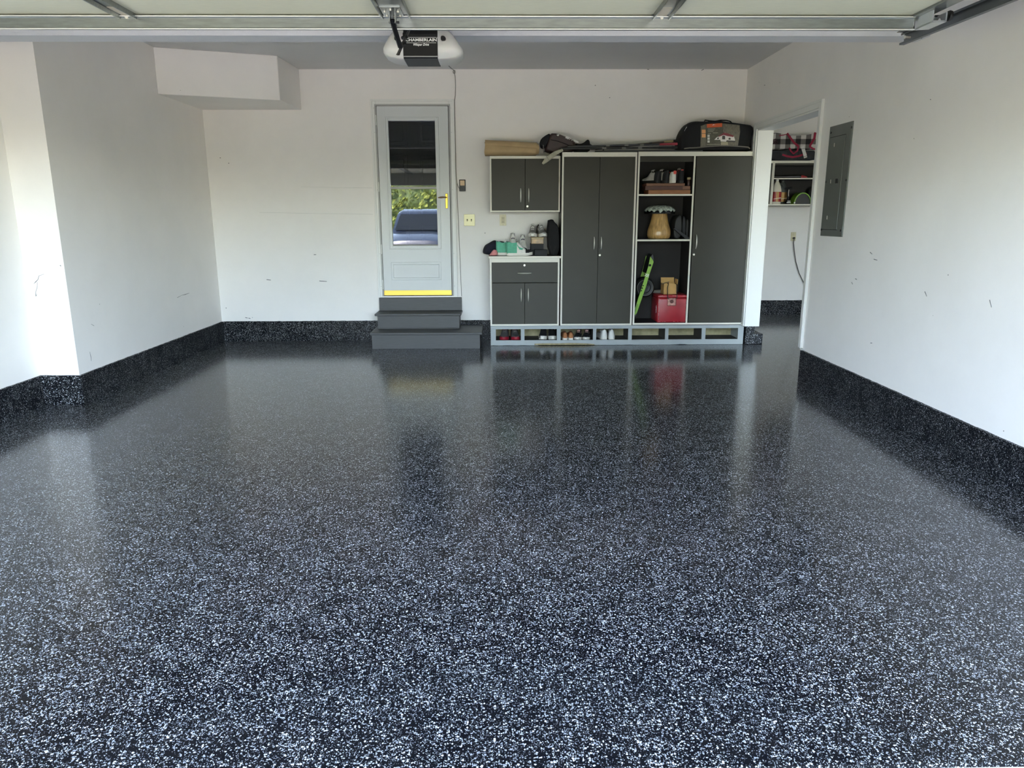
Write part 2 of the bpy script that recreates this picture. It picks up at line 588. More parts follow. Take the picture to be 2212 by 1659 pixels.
# ---- storm door on the back wall
door = bpy.data.objects.new('door_1', None); COL.objects.link(door)
door.location = (-0.9, YB, 0.49); WORLD['door_1'] = Matrix.Translation(door.location)
door['kind'] = 'structure'; door['label'] = 'pale grey storm door with a tall dark glass pane'
bm = nb()
for a, b, c_, d in ((-1.335, -1.282, 0.478, 2.525), (-0.520, -0.467, 0.478, 2.525)):
    box(bm, a, b, YB-.022, YB+.03, c_, d, .004)
box(bm, -1.282, -0.520, YB-.022, YB+.03, 2.470, 2.525, .001)
for a, b, c_, d in ((-1.335, -1.315, 0.478, 2.525), (-0.487, -0.467, 0.478, 2.525)):
    box(bm, a, b, YB-.030, YB-.021, c_, d, .002)
box(bm, -1.315, -0.487, YB-.030, YB-.021, 2.505, 2.525, .001)
obj('casing', bm, TRIMW, door)
bm = nb()
for a, b in ((-1.294, -1.277), (-0.526, -0.509)):
    box(bm, a, b, YB-.026, YB-.0215, 0.49, 2.478, .001)
box(bm, -1.277, -0.526, YB-.026, YB-.0215, 2.462, 2.478, .001)
obj('mounting_rail', bm, mat('rail grey', rgb(170, 170, 168), 0.4), door)
SY0, SY1 = YB-.034, YB-.004
GX0, GX1, GZ0, GZ1 = -1.157, -0.668, 1.035, 2.315
sx0, sx1, sz0, sz1 = -1.272, -0.531, 0.502, 2.458
bm = nb()
box(bm, sx0, GX0-.028, SY0, SY1, sz0, sz1, .003); box(bm, GX1+.028, sx1, SY0, SY1, sz0, sz1, .003)
box(bm, GX0-.03, GX1+.03, SY0, SY1, GZ1+.028, sz1, .001); box(bm, GX0-.03, GX1+.03, SY0, SY1, sz0, GZ0-.028, .001)
obj('slab', bm, DOORW, door)
bm = nb()
for e, yy in ((.030, SY0-.004), (.018, SY0-.009)):
    pass
def frame_ring(bm, x0, x1, z0, z1, w, y0, y1, bev=.002):
    box(bm, x0, x0+w, y0, y1, z0, z1, bev); box(bm, x1-w, x1, y0, y1, z0, z1, bev)
    box(bm, x0+w, x1-w, y0, y1, z1-w, z1, bev); box(bm, x0+w, x1-w, y0, y1, z0, z0+w, bev)
frame_ring(bm, GX0-.030, GX1+.030, GZ0-.030, GZ1+.030, .032, SY0-.006, SY1, .003)
frame_ring(bm, GX0-.036, GX1+.036, GZ0-.036, GZ1+.036, .014, SY0-.012, SY0, .003)
obj('glazing_frame', bm, DOORW, door)
GLASS = mat('door glass', (0.75, 0.78, 0.78, 1), 0.0, spec=0.9, trans=1.0)
GLASS.node_tree.nodes['Principled BSDF'].inputs['IOR'].default_value = 1.6
SCREEN = mat('insect screen', rgb(20, 20, 20), 0.7)
zm0, zm1 = 1.628, 1.652
bm = box(nb(), GX0-.003, GX1+.003, YB-.020, YB-.016, GZ0, zm0)
for v in bm.verts:          # the lower sash leans back a few millimetres in its track
    v.co.y += (v.co.z-GZ0)/(zm0-GZ0)*.0048
obj('pane', bm, GLASS, door)
bm = box(nb(), GX0-.003, GX1+.003, YB-.014, YB-.010, zm1, GZ1)
for v in bm.verts:
    v.co.y += (v.co.z-zm1)/(GZ1-zm1)*.0049
obj('pane', bm, GLASS, door)
obj('mid_rail', box(nb(), GX0, GX1, YB-.026, YB-.006, zm0, zm1, .003), mat('rail grey'  , rgb(150, 150, 145), .4), door)
bm = nb(); box(bm, GX0, GX1, YB-.026, YB-.008, GZ0-.002, GZ0+.014, .002)
obj('bottom_sash', bm, mat('sash grey', rgb(120, 118, 110), .4), door)
bm = nb()
frame_ring(bm, -1.185, -0.640, 0.665, 0.862, .006, SY0-.004, SY0+.002)
frame_ring(bm, -1.163, -0.662, 0.687, 0.840, .006, SY0-.006, SY0+.002)
box(bm, -1.157, -0.668, SY0-.004, SY0+.002, 0.693, 0.834, .003)
obj('kick_panel', bm, DOORW, door)
obj('brass_sweep', box(nb(), sx0+.002, sx1-.002, SY0-.004, SY0+.004, 0.503, 0.556, .001), mat('brass sweep', rgb(236, 200, 80), 0.35, metal=0.35), door)
obj('threshold', box(nb(), -1.285, -0.515, YB-.03, YB+.1, 0.478, 0.494, .002), TRIMW, door)
bm = nb(); box(bm, -0.578, -0.553, SY0-.010, SY0+.002, 1.425, 1.580, .004, 2)
hp = obj('handle_plate', bm, BRASS, door)
bm = nb(); tube(bm, [(-.566, SY0-.005, 1.540), (-.566, SY0-.045, 1.540), (-.58, SY0-.050, 1.541), (-.60, SY0-.05, 1.541), (-.625, SY0-.05, 1.539), (-.652, SY0-.048, 1.537)], [.006, .006, .007, .009, .009, .004], 10)
obj('lever', bm, mat('bronze lever', rgb(120, 92, 60), .35, metal=.8), hp, smooth=True)
for z in (2.32, 1.65, 1.0, 0.62):
    bm = nb(); lathe(bm, [(.006, 0), (.006, .10)], (-1.279, SY0-.004, z-.05), 8); obj('hinge', bm, TRIMW, door)
for z in (2.44, 2.20, 1.62, 0.95, 0.60):
    for x in (-1.301, -0.501):
        bm = nb(); lathe(bm, [(.003, 0), (.003, .002)], (x, YB-.0235, z), 6, 'Y'); obj('screw', bm, STEEL, door)
# closed dark panelled house door behind the glass
door2 = bpy.data.objects.new('door_2', None); COL.objects.link(door2)
door2.location = (-.9, YB+.08, .494); WORLD['door_2'] = Matrix.Translation(door2.location)
door2['kind'] = 'structure'; door2['label'] = 'dark panelled house door behind the storm door glass'
DK2 = mat('dark house door', rgb(16, 15, 15), 0.6)
obj('leaf', box(nb(), DX0, DX1, YB+.085, YB+.13, DZ0+.008, DZ1), DK2, door2)
for x0, x1 in ((-1.20, -0.98), (-0.86, -0.60)):
    for z0, z1 in ((0.6, 1.25), (1.36, 1.98), (2.08, 2.32)):
        bm = nb(); frame_ring(bm, x0, x1, z0, z1, .018, YB+.076, YB+.086); box(bm, x0+.04, x1-.04, YB+.078, YB+.086, z0+.04, z1-.04, .004)
        obj('raised_panel', bm, DK2, door2)

# ---- timber steps below the door
STEP = mat('charcoal step paint', rgb(70, 70, 70), 0.5, var=.10, vscale=6, stretch=(2, 20, 20), bump=.05)
st = thing('entry_steps', 'charcoal painted wooden steps below the storm door', 'steps', (-.78, 7.7, 0))
obj('riser', box(nb(), -1.335, -0.215, 7.435, 7.455, 0.0, 0.148, .002), STEP, st)
for x in (-1.335, -.235):
    obj('side_board', box(nb(), x, x+.02, 7.455, 7.98, 0, .148), STEP, st)
obj('tread', box(nb(), -1.352, -0.190, 7.418, 7.98, 0.148, 0.172, .006), STEP, st)
obj('riser', box(nb(), -1.312, -0.440, 7.70, 7.72, 0.172, 0.312, .002), STEP, st)
obj('moulding', box(nb(), -1.312, -0.440, 7.688, 7.70, 0.172, 0.184, .003), STEP, st)
for x in (-1.312, -.46):
    obj('side_board', box(nb(), x, x+.02, 7.72, 7.98, .172, .312), STEP, st)
obj('tread', box(nb(), -1.338, -0.418, 7.676, 7.98, 0.312, 0.336, .006), STEP, st)
obj('riser', box(nb(), -1.328, -0.425, 7.945, 7.98, 0.336, 0.477, .003), STEP, st)

# ================================================================== OVERHEAD DOOR, TRACK, OPENER
GY1 = 3.70                       # edge of the raised door
GZ = 2.245                       # its underside
gd = thing('garage_door', 'raised sectional garage door with cream panels and steel strut', 'garage door', (-.47, 2.65, GZ))
PANEL = mat('door panel cream', rgb(222, 222, 200), 0.55, var=.05, vscale=20, bump=.12, bscale=90, stretch=(1, 12, 12))
GX_0, GX_1 = -2.92, 1.985
for k in range(4):
    y1 = GY1 - k*.535; y0 = y1-.531
    s = obj('door_section', box(nb(), GX_0, GX_1, y0, y1, GZ, GZ+.045, .004), PANEL, gd)
    for x in (-1.695, -0.47, 0.752):
        w = .040 if abs(x+.47) > .1 else .066
        bm = nb()
        prism(bm, [(x-w, GZ), (x-w, GZ-.022), (x-w+.006, GZ-.022), (x-w+.010, GZ-.006), (x+w-.010, GZ-.006), (x+w-.006, GZ-.022), (x+w, GZ-.022), (x+w, GZ)], y0+.004, y1-.004, 'XZ')
        obj('stile', bm, STEEL, s)
        if k == 0:
            lab = mat('stile sticker', rgb(205, 196, 176), .5)
            if w < .05:
                obj('sticker', box(nb(), x-.022, x+.022, y1-.21, y1-.06, GZ-.0072, GZ-.0058), lab, s)
    for x in (GX_0+.03, GX_1-.03):
        obj('end_stile', box(nb(), x-.035, x+.035, y0+.002, y1-.002, GZ-.012, GZ+.002, .002), STEEL, s)
# strut along the leading edge: hat section with rolled lips
bm = nb()
SYa = 3.632
prism(bm, [(SYa+.045, GZ-.007), (SYa-.010, GZ-.007), (SYa-.012, GZ-.009), (SYa-.010, GZ-.012), (SYa-.002, GZ-.013), (SYa, GZ-.016), (SYa, GZ-.056), (SYa-.003, GZ-.060), (SYa-.013, GZ-.061), (SYa-.015, GZ-.063), (SYa-.013, GZ-.066), (SYa+.006, GZ-.066), (SYa+.008, GZ-.018), (SYa+.045, GZ-.014)], GX_0+.06, 1.935, 'YZ')
for x in (-2.6, -1.2, 0.1, 1.4):
    box(bm, x-.01, x+.01, SYa+.01, SYa+.04, GZ-.008, GZ+.001)
obj('strut', bm, STEEL, gd)
LIP_GLINT = mat('galvanised lip painted glint', rgb(222, 222, 216), .3, metal=.35)  # pale colour paints the sun glint along the rolled lips
for z in (GZ-.0105, GZ-.0645):
    obj('strut_lip_glint', box(nb(), GX_0+.06, 1.935, SYa-.0165, SYa-.008, z-.0026, z+.0026, .0015), LIP_GLINT, gd)
for x in (-1.70, 0.755):
    for yy in (3.60,):
        bm = nb(); lathe(bm, [(.008, 0), (.008, .006), (.004, .008)], (x, SYa-.006, GZ-.013), 6, 'Y'); obj('bolt', bm, CHROME, gd)
# top roller bracket
bm = nb()
prism(bm, [(1.945, GZ-.058), (1.950, GZ-.054), (1.972, GZ-.054), (1.976, GZ-.046), (1.982, GZ-.046), (1.986, GZ-.054), (2.01, GZ-.054), (2.012, GZ-.060), (1.945, GZ-.064)], 3.50, 3.64, 'XZ')
box(bm, 1.945, 1.951, 3.50, 3.64, GZ-.06, GZ); box(bm, 2.006, 2.012, 3.50, 3.64, GZ-.06, GZ-.02)
obj('roller_bracket', bm, mat('bright zinc', rgb(222, 226, 230), .35, metal=.85), gd)
bm = nb(); lathe(bm, [(.004, -.06), (.004, 0), (.022, 0), (.024, .006), (.022, .014)], (2.055, 3.57, 2.226), 14, 'X'); obj('roller', bm, BLACK, gd, smooth=True)
# operator bracket and the two-piece arm
bx_ = -.478
bm = nb()
box(bm, bx_-.045, bx_+.045, 3.47, 3.625, GZ-.012, GZ-.006); box(bm, bx_-.014, bx_-.011, 3.55, 3.605, GZ-.055, GZ-.008); box(bm, bx_+.011, bx_+.014, 3.55, 3.605, GZ-.055, GZ-.008)
br = obj('operator_bracket', bm, STEEL, gd)
for x, y in ((-.03, 3.60), (.03, 3.60), (-.03, 3.53), (.03, 3.53), (0, 3.50)):
    bm = nb(); lathe(bm, [(.006, -.006), (.006, 0)], (bx_+x, y, GZ-.012), 6); obj('bolt', bm, CHROME, br)
bm = nb(); tube(bm, [(bx_-.02, 3.585, GZ-.045), (bx_+.026, 3.585, GZ-.045)], .005, 8); obj('clevis_pin', bm, BLACKM, br)
elb = px(865, 103, Y=3.70); tip = px(859, 117, Y=3.73); up2 = px(884, 64, Y=3.80)
piv = Vector((bx_-.004, 3.585, GZ-.045))
bm = nb(); tube(bm, [piv + Vector((0, -.01, .012)), piv, elb], .0115, 6, .5)
obj('door_arm', bm, BLACKM, gd)
bm = nb(); tube(bm, [up2 + Vector((0, .03, .12)), up2, elb.lerp(tip, .2)+Vector((0, .012, 0)), tip+Vector((0, .012, 0))], [.013, .013, .013, .011], 6, .45)
obj('door_arm', bm, mat('arm plastic', rgb(48, 46, 44), .45), gd)
for p in (px(873, 80, Y=3.76), px(870, 93, Y=3.73)):
    bm = nb(); tube(bm, [p+Vector((-.012, .02, 0)), p+Vector((.012, .0, 0))], .0085, 6); obj('arm_bolt', bm, BLACKM, gd)

tr = thing('door_track', 'galvanised roller track of the raised garage door beside the right wall', 'track', (2.11, 3.0, 2.20))
TRK = mat('track steel', rgb(120, 124, 128), .42, metal=.85)
bm = nb()
def track(y):
    x = 2.112 + (4.0-y)*.055
    z = 2.203 + (4.0-y)*.004
    return x, z
A, Bq = track(4.04), track(1.75)
for (dx0, dx1, dz0, dz1) in ((0, .002, 0, .056), (-.022, .002, 0, .002), (-.018, .002, .054, .056), (-.022, -.020, 0, .010), (-.018, -.016, .046, .056)):
    vs = []
    for (x, z), y in ((A, 4.04), (Bq, 1.75)):
        vs.append([bm.verts.new((x+a, y, z+b)) for a, b in ((dx0, dz0), (dx1, dz0), (dx1, dz1), (dx0, dz1))])
    for k in range(4):
        bm.faces.new((vs[0][k], vs[0][(k+1) % 4], vs[1][(k+1) % 4], vs[1][k]))
    bm.faces.new(vs[0][::-1]); bm.faces.new(vs[1])
obj('rail', bm, TRK, tr)
bm = nb(); xx, zz = track(3.96)
box(bm, xx+.004, xx+.036, 3.94, 3.943, zz+.01, H); box(bm, xx+.004, xx+.007, 3.94, 3.972, zz+.01, H)
obj('hanger', bm, TRK, tr)
bm = nb(); tube(bm, [(xx-.03, 3.985, zz+.026), (xx+.012, 3.985, zz+.026)], [.009, .006], 8); obj('bolt', bm, CHROME, tr)
bm = nb(); box(bm, xx-.05, xx+.03, 3.90, 4.03, zz+.058, zz+.061); obj('angle_plate', bm, TRK, tr)

# ---- opener
OYF = 4.20
oc = px(913, 104, Y=OYF)
s1 = (px(1000, 110, Y=OYF)-px(827, 110, Y=OYF)).x/2
oz0, oz1 = px(913, 126, Y=OYF).z, px(913, 60, Y=OYF).z
op = thing('garage_door_opener', 'garage door opener with black face and frosted light lenses hanging from the ceiling', 'door opener', (oc.x, OYF+.18, oz0))
FACE = mat('opener face', rgb(26, 26, 27), .4, spec=.3)
wx = (px(945, 104, Y=OYF)-px(871, 104, Y=OYF)).x/2
cxo = px(908, 104, Y=OYF).x
bm = nb()
prof = [(OYF+.004, oz0), (OYF-.004, oz0+.010), (OYF-.004, oz0+.12), (OYF+.004, oz1), (OYF+.02, oz1+.02), (OYF+.20, oz1+.02), (OYF+.20, oz0-.004)]
prism(bm, prof, cxo-wx, cxo+wx, 'YZ')
obj('housing', bm, FACE, op)
obj('trim_line', box(nb(), cxo-wx, cxo+wx, OYF-.007, OYF, oz0+.006, oz0+.011, .001), mat('opener line', rgb(150, 150, 150), .4), op)
LENS = mat('frosted lens', rgb(214, 214, 212), .35, trans=.25)
LENS.node_tree.nodes['Principled BSDF'].inputs['Subsurface Weight'].default_value = .1
def lens(outline, flip):
    bm = nb()
    outline = [(u, v if v < 100 else 100+(v-100)*.66) for u, v in outline]
    prof = [(-.002, .90), (.008, .97), (.03, 1.0), (.14, 1.0), (.21, .9)]
    cx = cxo + (wx if flip > 0 else -wx); cz = (oz0+oz1)/2
    rings = []
    for dy, s in prof:
        ring = []
        for u, v in outline:
            p = px(u, v, Y=OYF)
            ring.append(bm.verts.new((cx+(p.x-cx)*s, OYF+dy, cz+(p.z-cz)*(s if s > .95 else s+.02))))
        rings.append(ring)
    n = len(outline)
    for a, b in zip(rings, rings[1:]):
        for k in range(n):
            bm.faces.new((a[k], a[(k+1) % n], b[(k+1) % n], b[k]))
    for rg in (rings[0], rings[-1]):
        c = bm.verts.new(sum((v.co for v in rg), Vector())/n + Vector((0, -.012 if rg is rings[0] else 0, 0)))
        for k in range(n):
            bm.faces.new((rg[k], rg[(k+1) % n], c))
    return obj('light_lens', bm, LENS, op, smooth=True, angle=60)
lo = [(871, 58), (858, 60), (848, 66), (840, 76), (831, 92), (826, 106), (827, 118), (831, 128), (840, 135), (855, 140), (872, 143)]
ro = [(945, 58), (960, 60), (969, 64), (978, 73), (990, 90), (999, 106), (1000, 118), (996, 130), (986, 138), (970, 142), (946, 143)]
lens(lo, -1); lens(ro, 1)
for u in (858, 958):
    p = px(u, 83, Y=OYF-.016)
    bm = nb(); prism(bm, chaikin([(p.x-.014, p.z-.012), (p.x+.010, p.z-.012), (p.x+.014, p.z), (p.x+.004, p.z+.012), (p.x-.014, p.z+.012)], 1), OYF-.024, OYF+.002)
    obj('sensor_window', bm, FACE, op)
WHT = mat('white print', rgb(235, 235, 232), .5)
tz = px(910, 87, Y=OYF).z
tx = px(910, 87, Y=OYF).x
text_mesh('CHAMBERLAIN', .0205, WHT, 'lettering', op, facing((tx, OYF-.0062, tz)), bold=.0004, sx=1.22)
text_mesh('Whisper Drive', .0165, WHT, 'lettering', op, facing((tx-.003, OYF-.0062, px(910, 97, Y=OYF).z)), shear=.45, bold=.0003, sx=.85)
text_mesh('®', .009, WHT, 'lettering', op, facing((tx+wx*.93, OYF-.0062, tz+.010)))
for z in (tz+.013, tz-.014):
    obj('print_line', box(nb(), cxo-wx+.012, cxo+wx-.006, OYF-.0064, OYF-.0050, z-.0007, z+.0007), WHT, op)
# hanger straps to the ceiling and the drive rail to the front wall
for x in (cxo-.10, cxo+.10):
    bm = nb(); box(bm, x-.015, x+.015, OYF+.16, OYF+.163, oz1+.02, H); obj('hanger_strap', bm, STEEL, op)
bm = nb(); box(bm, bx_-.018, bx_+.018, YF, OYF+.02, 2.352, 2.392, .003); obj('drive_rail', bm, STEEL, op)
bm = nb(); box(bm, bx_-.03, bx_+.03, 3.76, 3.90, 2.325, 2.352, .004); obj('trolley', bm, BLACK, op)
# bell wire from the opener along the door casing to the wall control
WIRE = mat('wire grey', rgb(128, 126, 120), .5)
w0 = px(967, 140, Y=OYF+.2)
wpts = [w0, px(975, 148, Y=5.2), px(981, 152, Y=YB-.006)] + [px(u, v, Y=YB-.006) for u, v in ((981, 155), (983, 165), (984, 185), (983.5, 205), (982, 216), (982.5, 260), (984, 330), (985.5, 380), (987, 395), (990, 404), (993, 408))]
bm = nb(); tube(bm, wpts, .0032, 5)
tag(obj('bell_wire', bm, WIRE), 'thin grey wire running down beside the storm door casing', 'wire')
bm = nb(); tube(bm, [px(u, v, Y=YB-.005) for u, v in ((987, 396), (988, 430), (992, 520), (997, 640))], .0028, 5)
tag(obj('casing_wire', bm, WIRE), 'thin grey wire continuing below the wall control to the steps', 'wire')
p = px(981, 154, Y=YB-.01)
bm = nb(); 
tube(bm, [p + Vector((math.cos(a)*.012, -.004, math.sin(a)*.012 - a*.001)) for a in [i*.6 for i in range(24)]], .002, 5)
tag(obj('wire_coil', bm, WIRE), 'small loop of spare wire at the top of the back wall', 'wire')

# ================================================================== WALL FITTINGS
a, b = px(992, 388, Y=YB), px(1006, 413, Y=YB)
wc = thing('wall_control', 'black wall control with a tan push button beside the storm door', 'wall button', ((a.x+b.x)/2, YB, b.z))
obj('case', box(nb(), a.x, b.x, YB-.018, YB, b.z, a.z, .003), BLACK, wc)
obj('push_button', box(nb(), a.x+.009, b.x-.009, YB-.024, YB-.015, b.z+.056, a.z-.009, .003), mat('tan button', rgb(222, 190, 150), .4), wc)
obj('small_key', box(nb(), a.x+.010, a.x+.028, YB-.021, YB-.016, b.z+.014, b.z+.026, .002), mat('key grey', rgb(60, 60, 60), .4), wc)
obj('small_key', box(nb(), a.x+.036, a.x+.054, YB-.021, YB-.016, b.z+.014, b.z+.026, .002), mat('key grey', rgb(60, 60, 60), .4), wc)

a, b = px(1002, 463, Y=YB), px(1026, 488, Y=YB)
sw = thing('light_switch', 'brassy double toggle switch plate beside the storm door', 'light switch', ((a.x+b.x)/2, YB, b.z))
obj('plate', box(nb(), a.x, b.x, YB-.006, YB, b.z, a.z, .003), mat('brassy plate', rgb(196, 190, 150), .3, metal=.15), sw)
for x in (.036, .080):
    bm = nb(); box(bm, a.x+x-.006, a.x+x+.006, YB-.0068, YB-.004, b.z+.048, b.z+.072); obj('slot', bm, mat('slot brown', rgb(70, 62, 44), .6), sw)
    bm = nb(); box(bm, a.x+x-.004, a.x+x+.004, YB-.020, YB-.005, b.z+.050, b.z+.060, .002); obj('toggle', bm, IVORY, sw)

def outlet(name, label, x, z, Y, style=0):
    o = thing(name, label, 'outlet', (x, Y, z-.058))
    obj('plate', box(nb(), x-.035, x+.035, Y-.005, Y, z-.058, z+.058, .003), IVORY, o)
    if style == 0:
        f = obj('face', box(nb(), x-.017, x+.017, Y-.0075, Y-.003, z-.034, z+.034, .002), mat('outlet face', rgb(190, 180, 146), .4), o)
        for dz in (-.020, .020):
            for dx in (-.007, .007):
                obj('slot', box(nb(), x+dx-.0015, x+dx+.0015, Y-.0082, Y-.006, z+dz-.005, z+dz+.005), DARK, f)
    else:
        for dz in (-.020, .020):
            bm = nb(); lathe(bm, [(.017, 0), (.017, .003)], (x, Y-.008, z+dz), 16, 'Y'); f = obj('socket', bm, IVORY, o)
            for dx in (-.006, .006):
                obj('slot', box(nb(), x+dx-.0012, x+dx+.0012, Y-.0085, Y-.006, z+dz-.002, z+dz+.006), DARK, f)
    for dz in (-.046, .046):
        bm = nb(); lathe(bm, [(.003, 0), (.003, .002)], (x, Y-.0065, z+dz), 8, 'Y'); obj('screw', bm, mat('screw tan', rgb(150, 140, 110), .4), o)
    return o
outlet('wall_outlet', 'ivory duplex outlet on the back wall under the wall cabinet', .034, 1.303, YB)
ol = px(1713.5, 511, Y=YS)
outlet('wall_outlet', 'ivory outlet in the side bay with a black plug in it', ol.x, ol.z, YS, 1)
pl = thing('power_cord', 'black plug and dark cord drooping from the side bay outlet', 'cord', (ol.x, YS-.02, ol.z-.02))
bm = nb(); lathe(bm, [(.012, 0), (.015, .004), (.013, .022), (.006, .034)], (ol.x, YS-.042, ol.z-.020), 12, 'Y'); obj('plug', bm, BLACK, pl, smooth=True)
bm = nb(); tube(bm, [(ol.x, YS-.04, ol.z-.022)] + [px(u, v, Y=YS-.03) for u, v in ((1714, 525), (1715.5, 540), (1719, 565), (1726, 590), (1738, 615), (1760, 640), (1790, 650))], .0055, 6)
obj('cable', bm, mat('cord grey', rgb(62, 62, 62), .5), pl, smooth=True)

# breaker panel on the right wall
PY0, PY1, PZ0, PZ1 = 5.513, 5.887, 1.182, 2.010
ep = thing('breaker_panel', 'grey steel breaker panel set in the right wall', 'electrical panel', (XR, 5.7, PZ0))
PGREY = mat('panel grey', rgb(112, 116, 112), .38, metal=.25, var=.06, vscale=5)
obj('cover', box(nb(), XR-.008, XR+.02, PY0, PY1, PZ0, PZ1, .002), PGREY, ep)
dy0, dy1, dz0, dz1 = 5.605, 5.86, 1.235, 1.925
obj('panel_door', box(nb(), XR-.011, XR-.005, dy0, dy1, dz0, dz1, .002), PGREY, ep)
bm = nb(); box(bm, XR-.0085, XR-.0078, dy0-.004, dy1+.004, dz0-.004, dz1+.004); obj('door_gap', bm, DARK, ep)
zc = px(1811, 391, X=XR)
obj('latch', box(nb(), XR-.015, XR-.009, zc.y-.022, zc.y+.022, zc.z-.018, zc.z+.018, .002), BLACK, ep)
for u, v in ((1795.5, 287), (1840, 275), (1785, 393), (1828, 389), (1774.5, 496), (1816, 498)):
    q = px(u, v, X=XR-.008)
    bm = nb(); lathe(bm, [(.009, 0), (.009, .003)], (XR-.011, q.y, q.z), 10, 'X'); obj('screw', bm, BLACK, ep)
for u, v in ((1802.5, 313), (1794.5, 392), (1786.5, 470)):
    q = px(u, v, X=XR-.011)
    obj('hinge_pin', box(nb(), XR-.013, XR-.010, q.y-.004, q.y+.004, q.z-.014, q.z+.014), CHROME, ep)

# dark hook and hanging strap behind the jamb in the side bay
q = px(1645, 550, Y=7.9)
hk = thing('wall_hook', 'small black hook with a grey strap behind the opening jamb', 'hook', (XR2, 7.9, q.z))
bm = nb(); prism(bm, [(XR2, q.z+.018), (XR2+.035, q.z), (XR2, q.z-.018)], 7.89, 7.91); obj('hook', bm, BLACK, hk)
bm = nb(); tube(bm, [(XR2+.012, 7.90, q.z-.012), (XR2+.010, 7.90, q.z-.1), (XR2+.005, 7.90, q.z-.21)], [.005, .005, .002], 5); obj('strap', bm, mat('strap grey', rgb(95, 95, 95), .7), hk)

# ================================================================== CABINETS
def bow_handle(x, z0, z1, y, parent, horizontal=False):
    bm = nb()
    pts = []
    for i in range(9):
        t_ = i/8
        d = math.sin(PI*t_)
        if horizontal:
            pts.append((z0+(z1-z0)*t_, y-.004-.026*d**.6, x))
        else:
            pts.append((x, y-.004-.026*d**.6, z0+(z1-z0)*t_))
    tube(bm, pts, [.004, .0055, .0065, .007, .007, .007, .0065, .0055, .004], 8)
    return obj('handle', bm, CHROME, parent, smooth=True)
def lock(x, z, y, parent):
    bm = nb(); lathe(bm, [(.012, 0), (.0115, -.003), (.009, -.005)], (x, y, z), 16, 'Y', True)
    return obj('lock', bm, CHROME, parent)

CY = 7.60          # front plane of the floor cabinets
# shoe rack plinth
sr = thing('shoe_rack', 'low grey painted shoe rack with seven openings under the cabinets', 'shoe rack', (1.25, 7.8, 0))
SRG = mat('grey rack paint', rgb(158, 164, 164), .5, var=.05, vscale=9)
sx = [-0.105, -0.050, .215, .254, .598, .638, .983, 1.017, 1.358, 1.397, 1.753, 1.788, 2.144, 2.184, 2.531, 2.590]
obj('top_rail', box(nb(), sx[0], sx[-1], CY, CY+.018, .176, .211, .001), SRG, sr)
bm = nb()
n = 60
pts = [(sx[0], .057)] + [(sx[-1], .057)]
for i in range(n+1):
    x = sx[-1] + (sx[0]-sx[-1])*i/n
    z = .002 + max(0, noise.noise(Vector((x*7, 0, 5))))*.008
    if .42 < x < 1.0:
        z += .006 + .005*noise.noise(Vector((x*30, 2, 0)))
    pts.append((x, max(.001, z)))
prism(bm, pts, CY, CY+.018)
br_ = obj('bottom_rail', bm, SRG, sr)
bm = nb()
dpts = [(.36, .019), (.45, .024), (.60, .022), (.75, .026), (.92, .020), (1.0, .012)]
prism(bm, dpts + [(x, .005) for x, z in reversed(dpts)], CY-.0012, CY+.002)
obj('water_stain', bm, mat('stain tan', rgb(150, 138, 104), .8, var=.4, vscale=25), br_)
for i in range(0, 16, 2):
    obj('upright', box(nb(), sx[i], sx[i+1], CY, CY+.018, .057, .176), SRG, sr)
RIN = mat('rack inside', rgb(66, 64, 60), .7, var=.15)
for i in range(1, 15, 2):
    pass
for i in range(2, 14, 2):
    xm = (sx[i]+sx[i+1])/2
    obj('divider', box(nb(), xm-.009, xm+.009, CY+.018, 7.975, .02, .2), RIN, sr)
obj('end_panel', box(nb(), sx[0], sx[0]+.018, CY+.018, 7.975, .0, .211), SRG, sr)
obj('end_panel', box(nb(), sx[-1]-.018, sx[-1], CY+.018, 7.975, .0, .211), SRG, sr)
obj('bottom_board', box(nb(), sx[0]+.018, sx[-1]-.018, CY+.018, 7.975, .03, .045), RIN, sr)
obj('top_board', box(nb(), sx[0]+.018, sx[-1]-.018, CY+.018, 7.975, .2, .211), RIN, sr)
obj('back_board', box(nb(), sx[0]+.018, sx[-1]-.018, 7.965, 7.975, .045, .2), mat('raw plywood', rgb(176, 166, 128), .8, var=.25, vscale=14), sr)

Z0 = .213
# base cabinet
bc = thing('base_cabinet', 'charcoal base cabinet with one drawer and two doors', 'cabinet', (.255, 7.8, Z0))
def carcass(parent, x0, x1, y0, y1, z0, z1, t=.018, top=True, back=True):
    """visible pale edges at the front, dark boards behind"""
    for a, b in ((x0, x0+t), (x1-t, x1)):
        sd = obj('side_panel', box(nb(), a, b, y0+.002, y1, z0, z1), CAB, parent)
        obj('edge_band', box(nb(), a, b, y0, y0+.002, z0, z1), EDGE, sd)
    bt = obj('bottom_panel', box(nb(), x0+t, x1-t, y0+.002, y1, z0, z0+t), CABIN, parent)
    obj('edge_band', box(nb(), x0+t, x1-t, y0, y0+.002, z0, z0+t), EDGE, bt)
    if top:
        tp = obj('top_panel', box(nb(), x0+t, x1-t, y0+.002, y1, z1-t, z1), CAB, parent)
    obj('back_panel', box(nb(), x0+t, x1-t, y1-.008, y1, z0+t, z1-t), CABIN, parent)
yb_ = 7.975
carcass(bc, -.106, .618, CY, yb_, Z0, .916)
obj('top_rail', box(nb(), -.088, .600, CY-.001, CY+.016, .876, .916, .001), EDGE, bc)
dr = obj('drawer_front', box(nb(), -.086, .598, CY-.012, CY+.006, .668, .874, .0015), CAB, bc)
bow_handle(.766, .183, .325, CY-.012, dr, True); lock(.253, .847, CY-.012, dr)
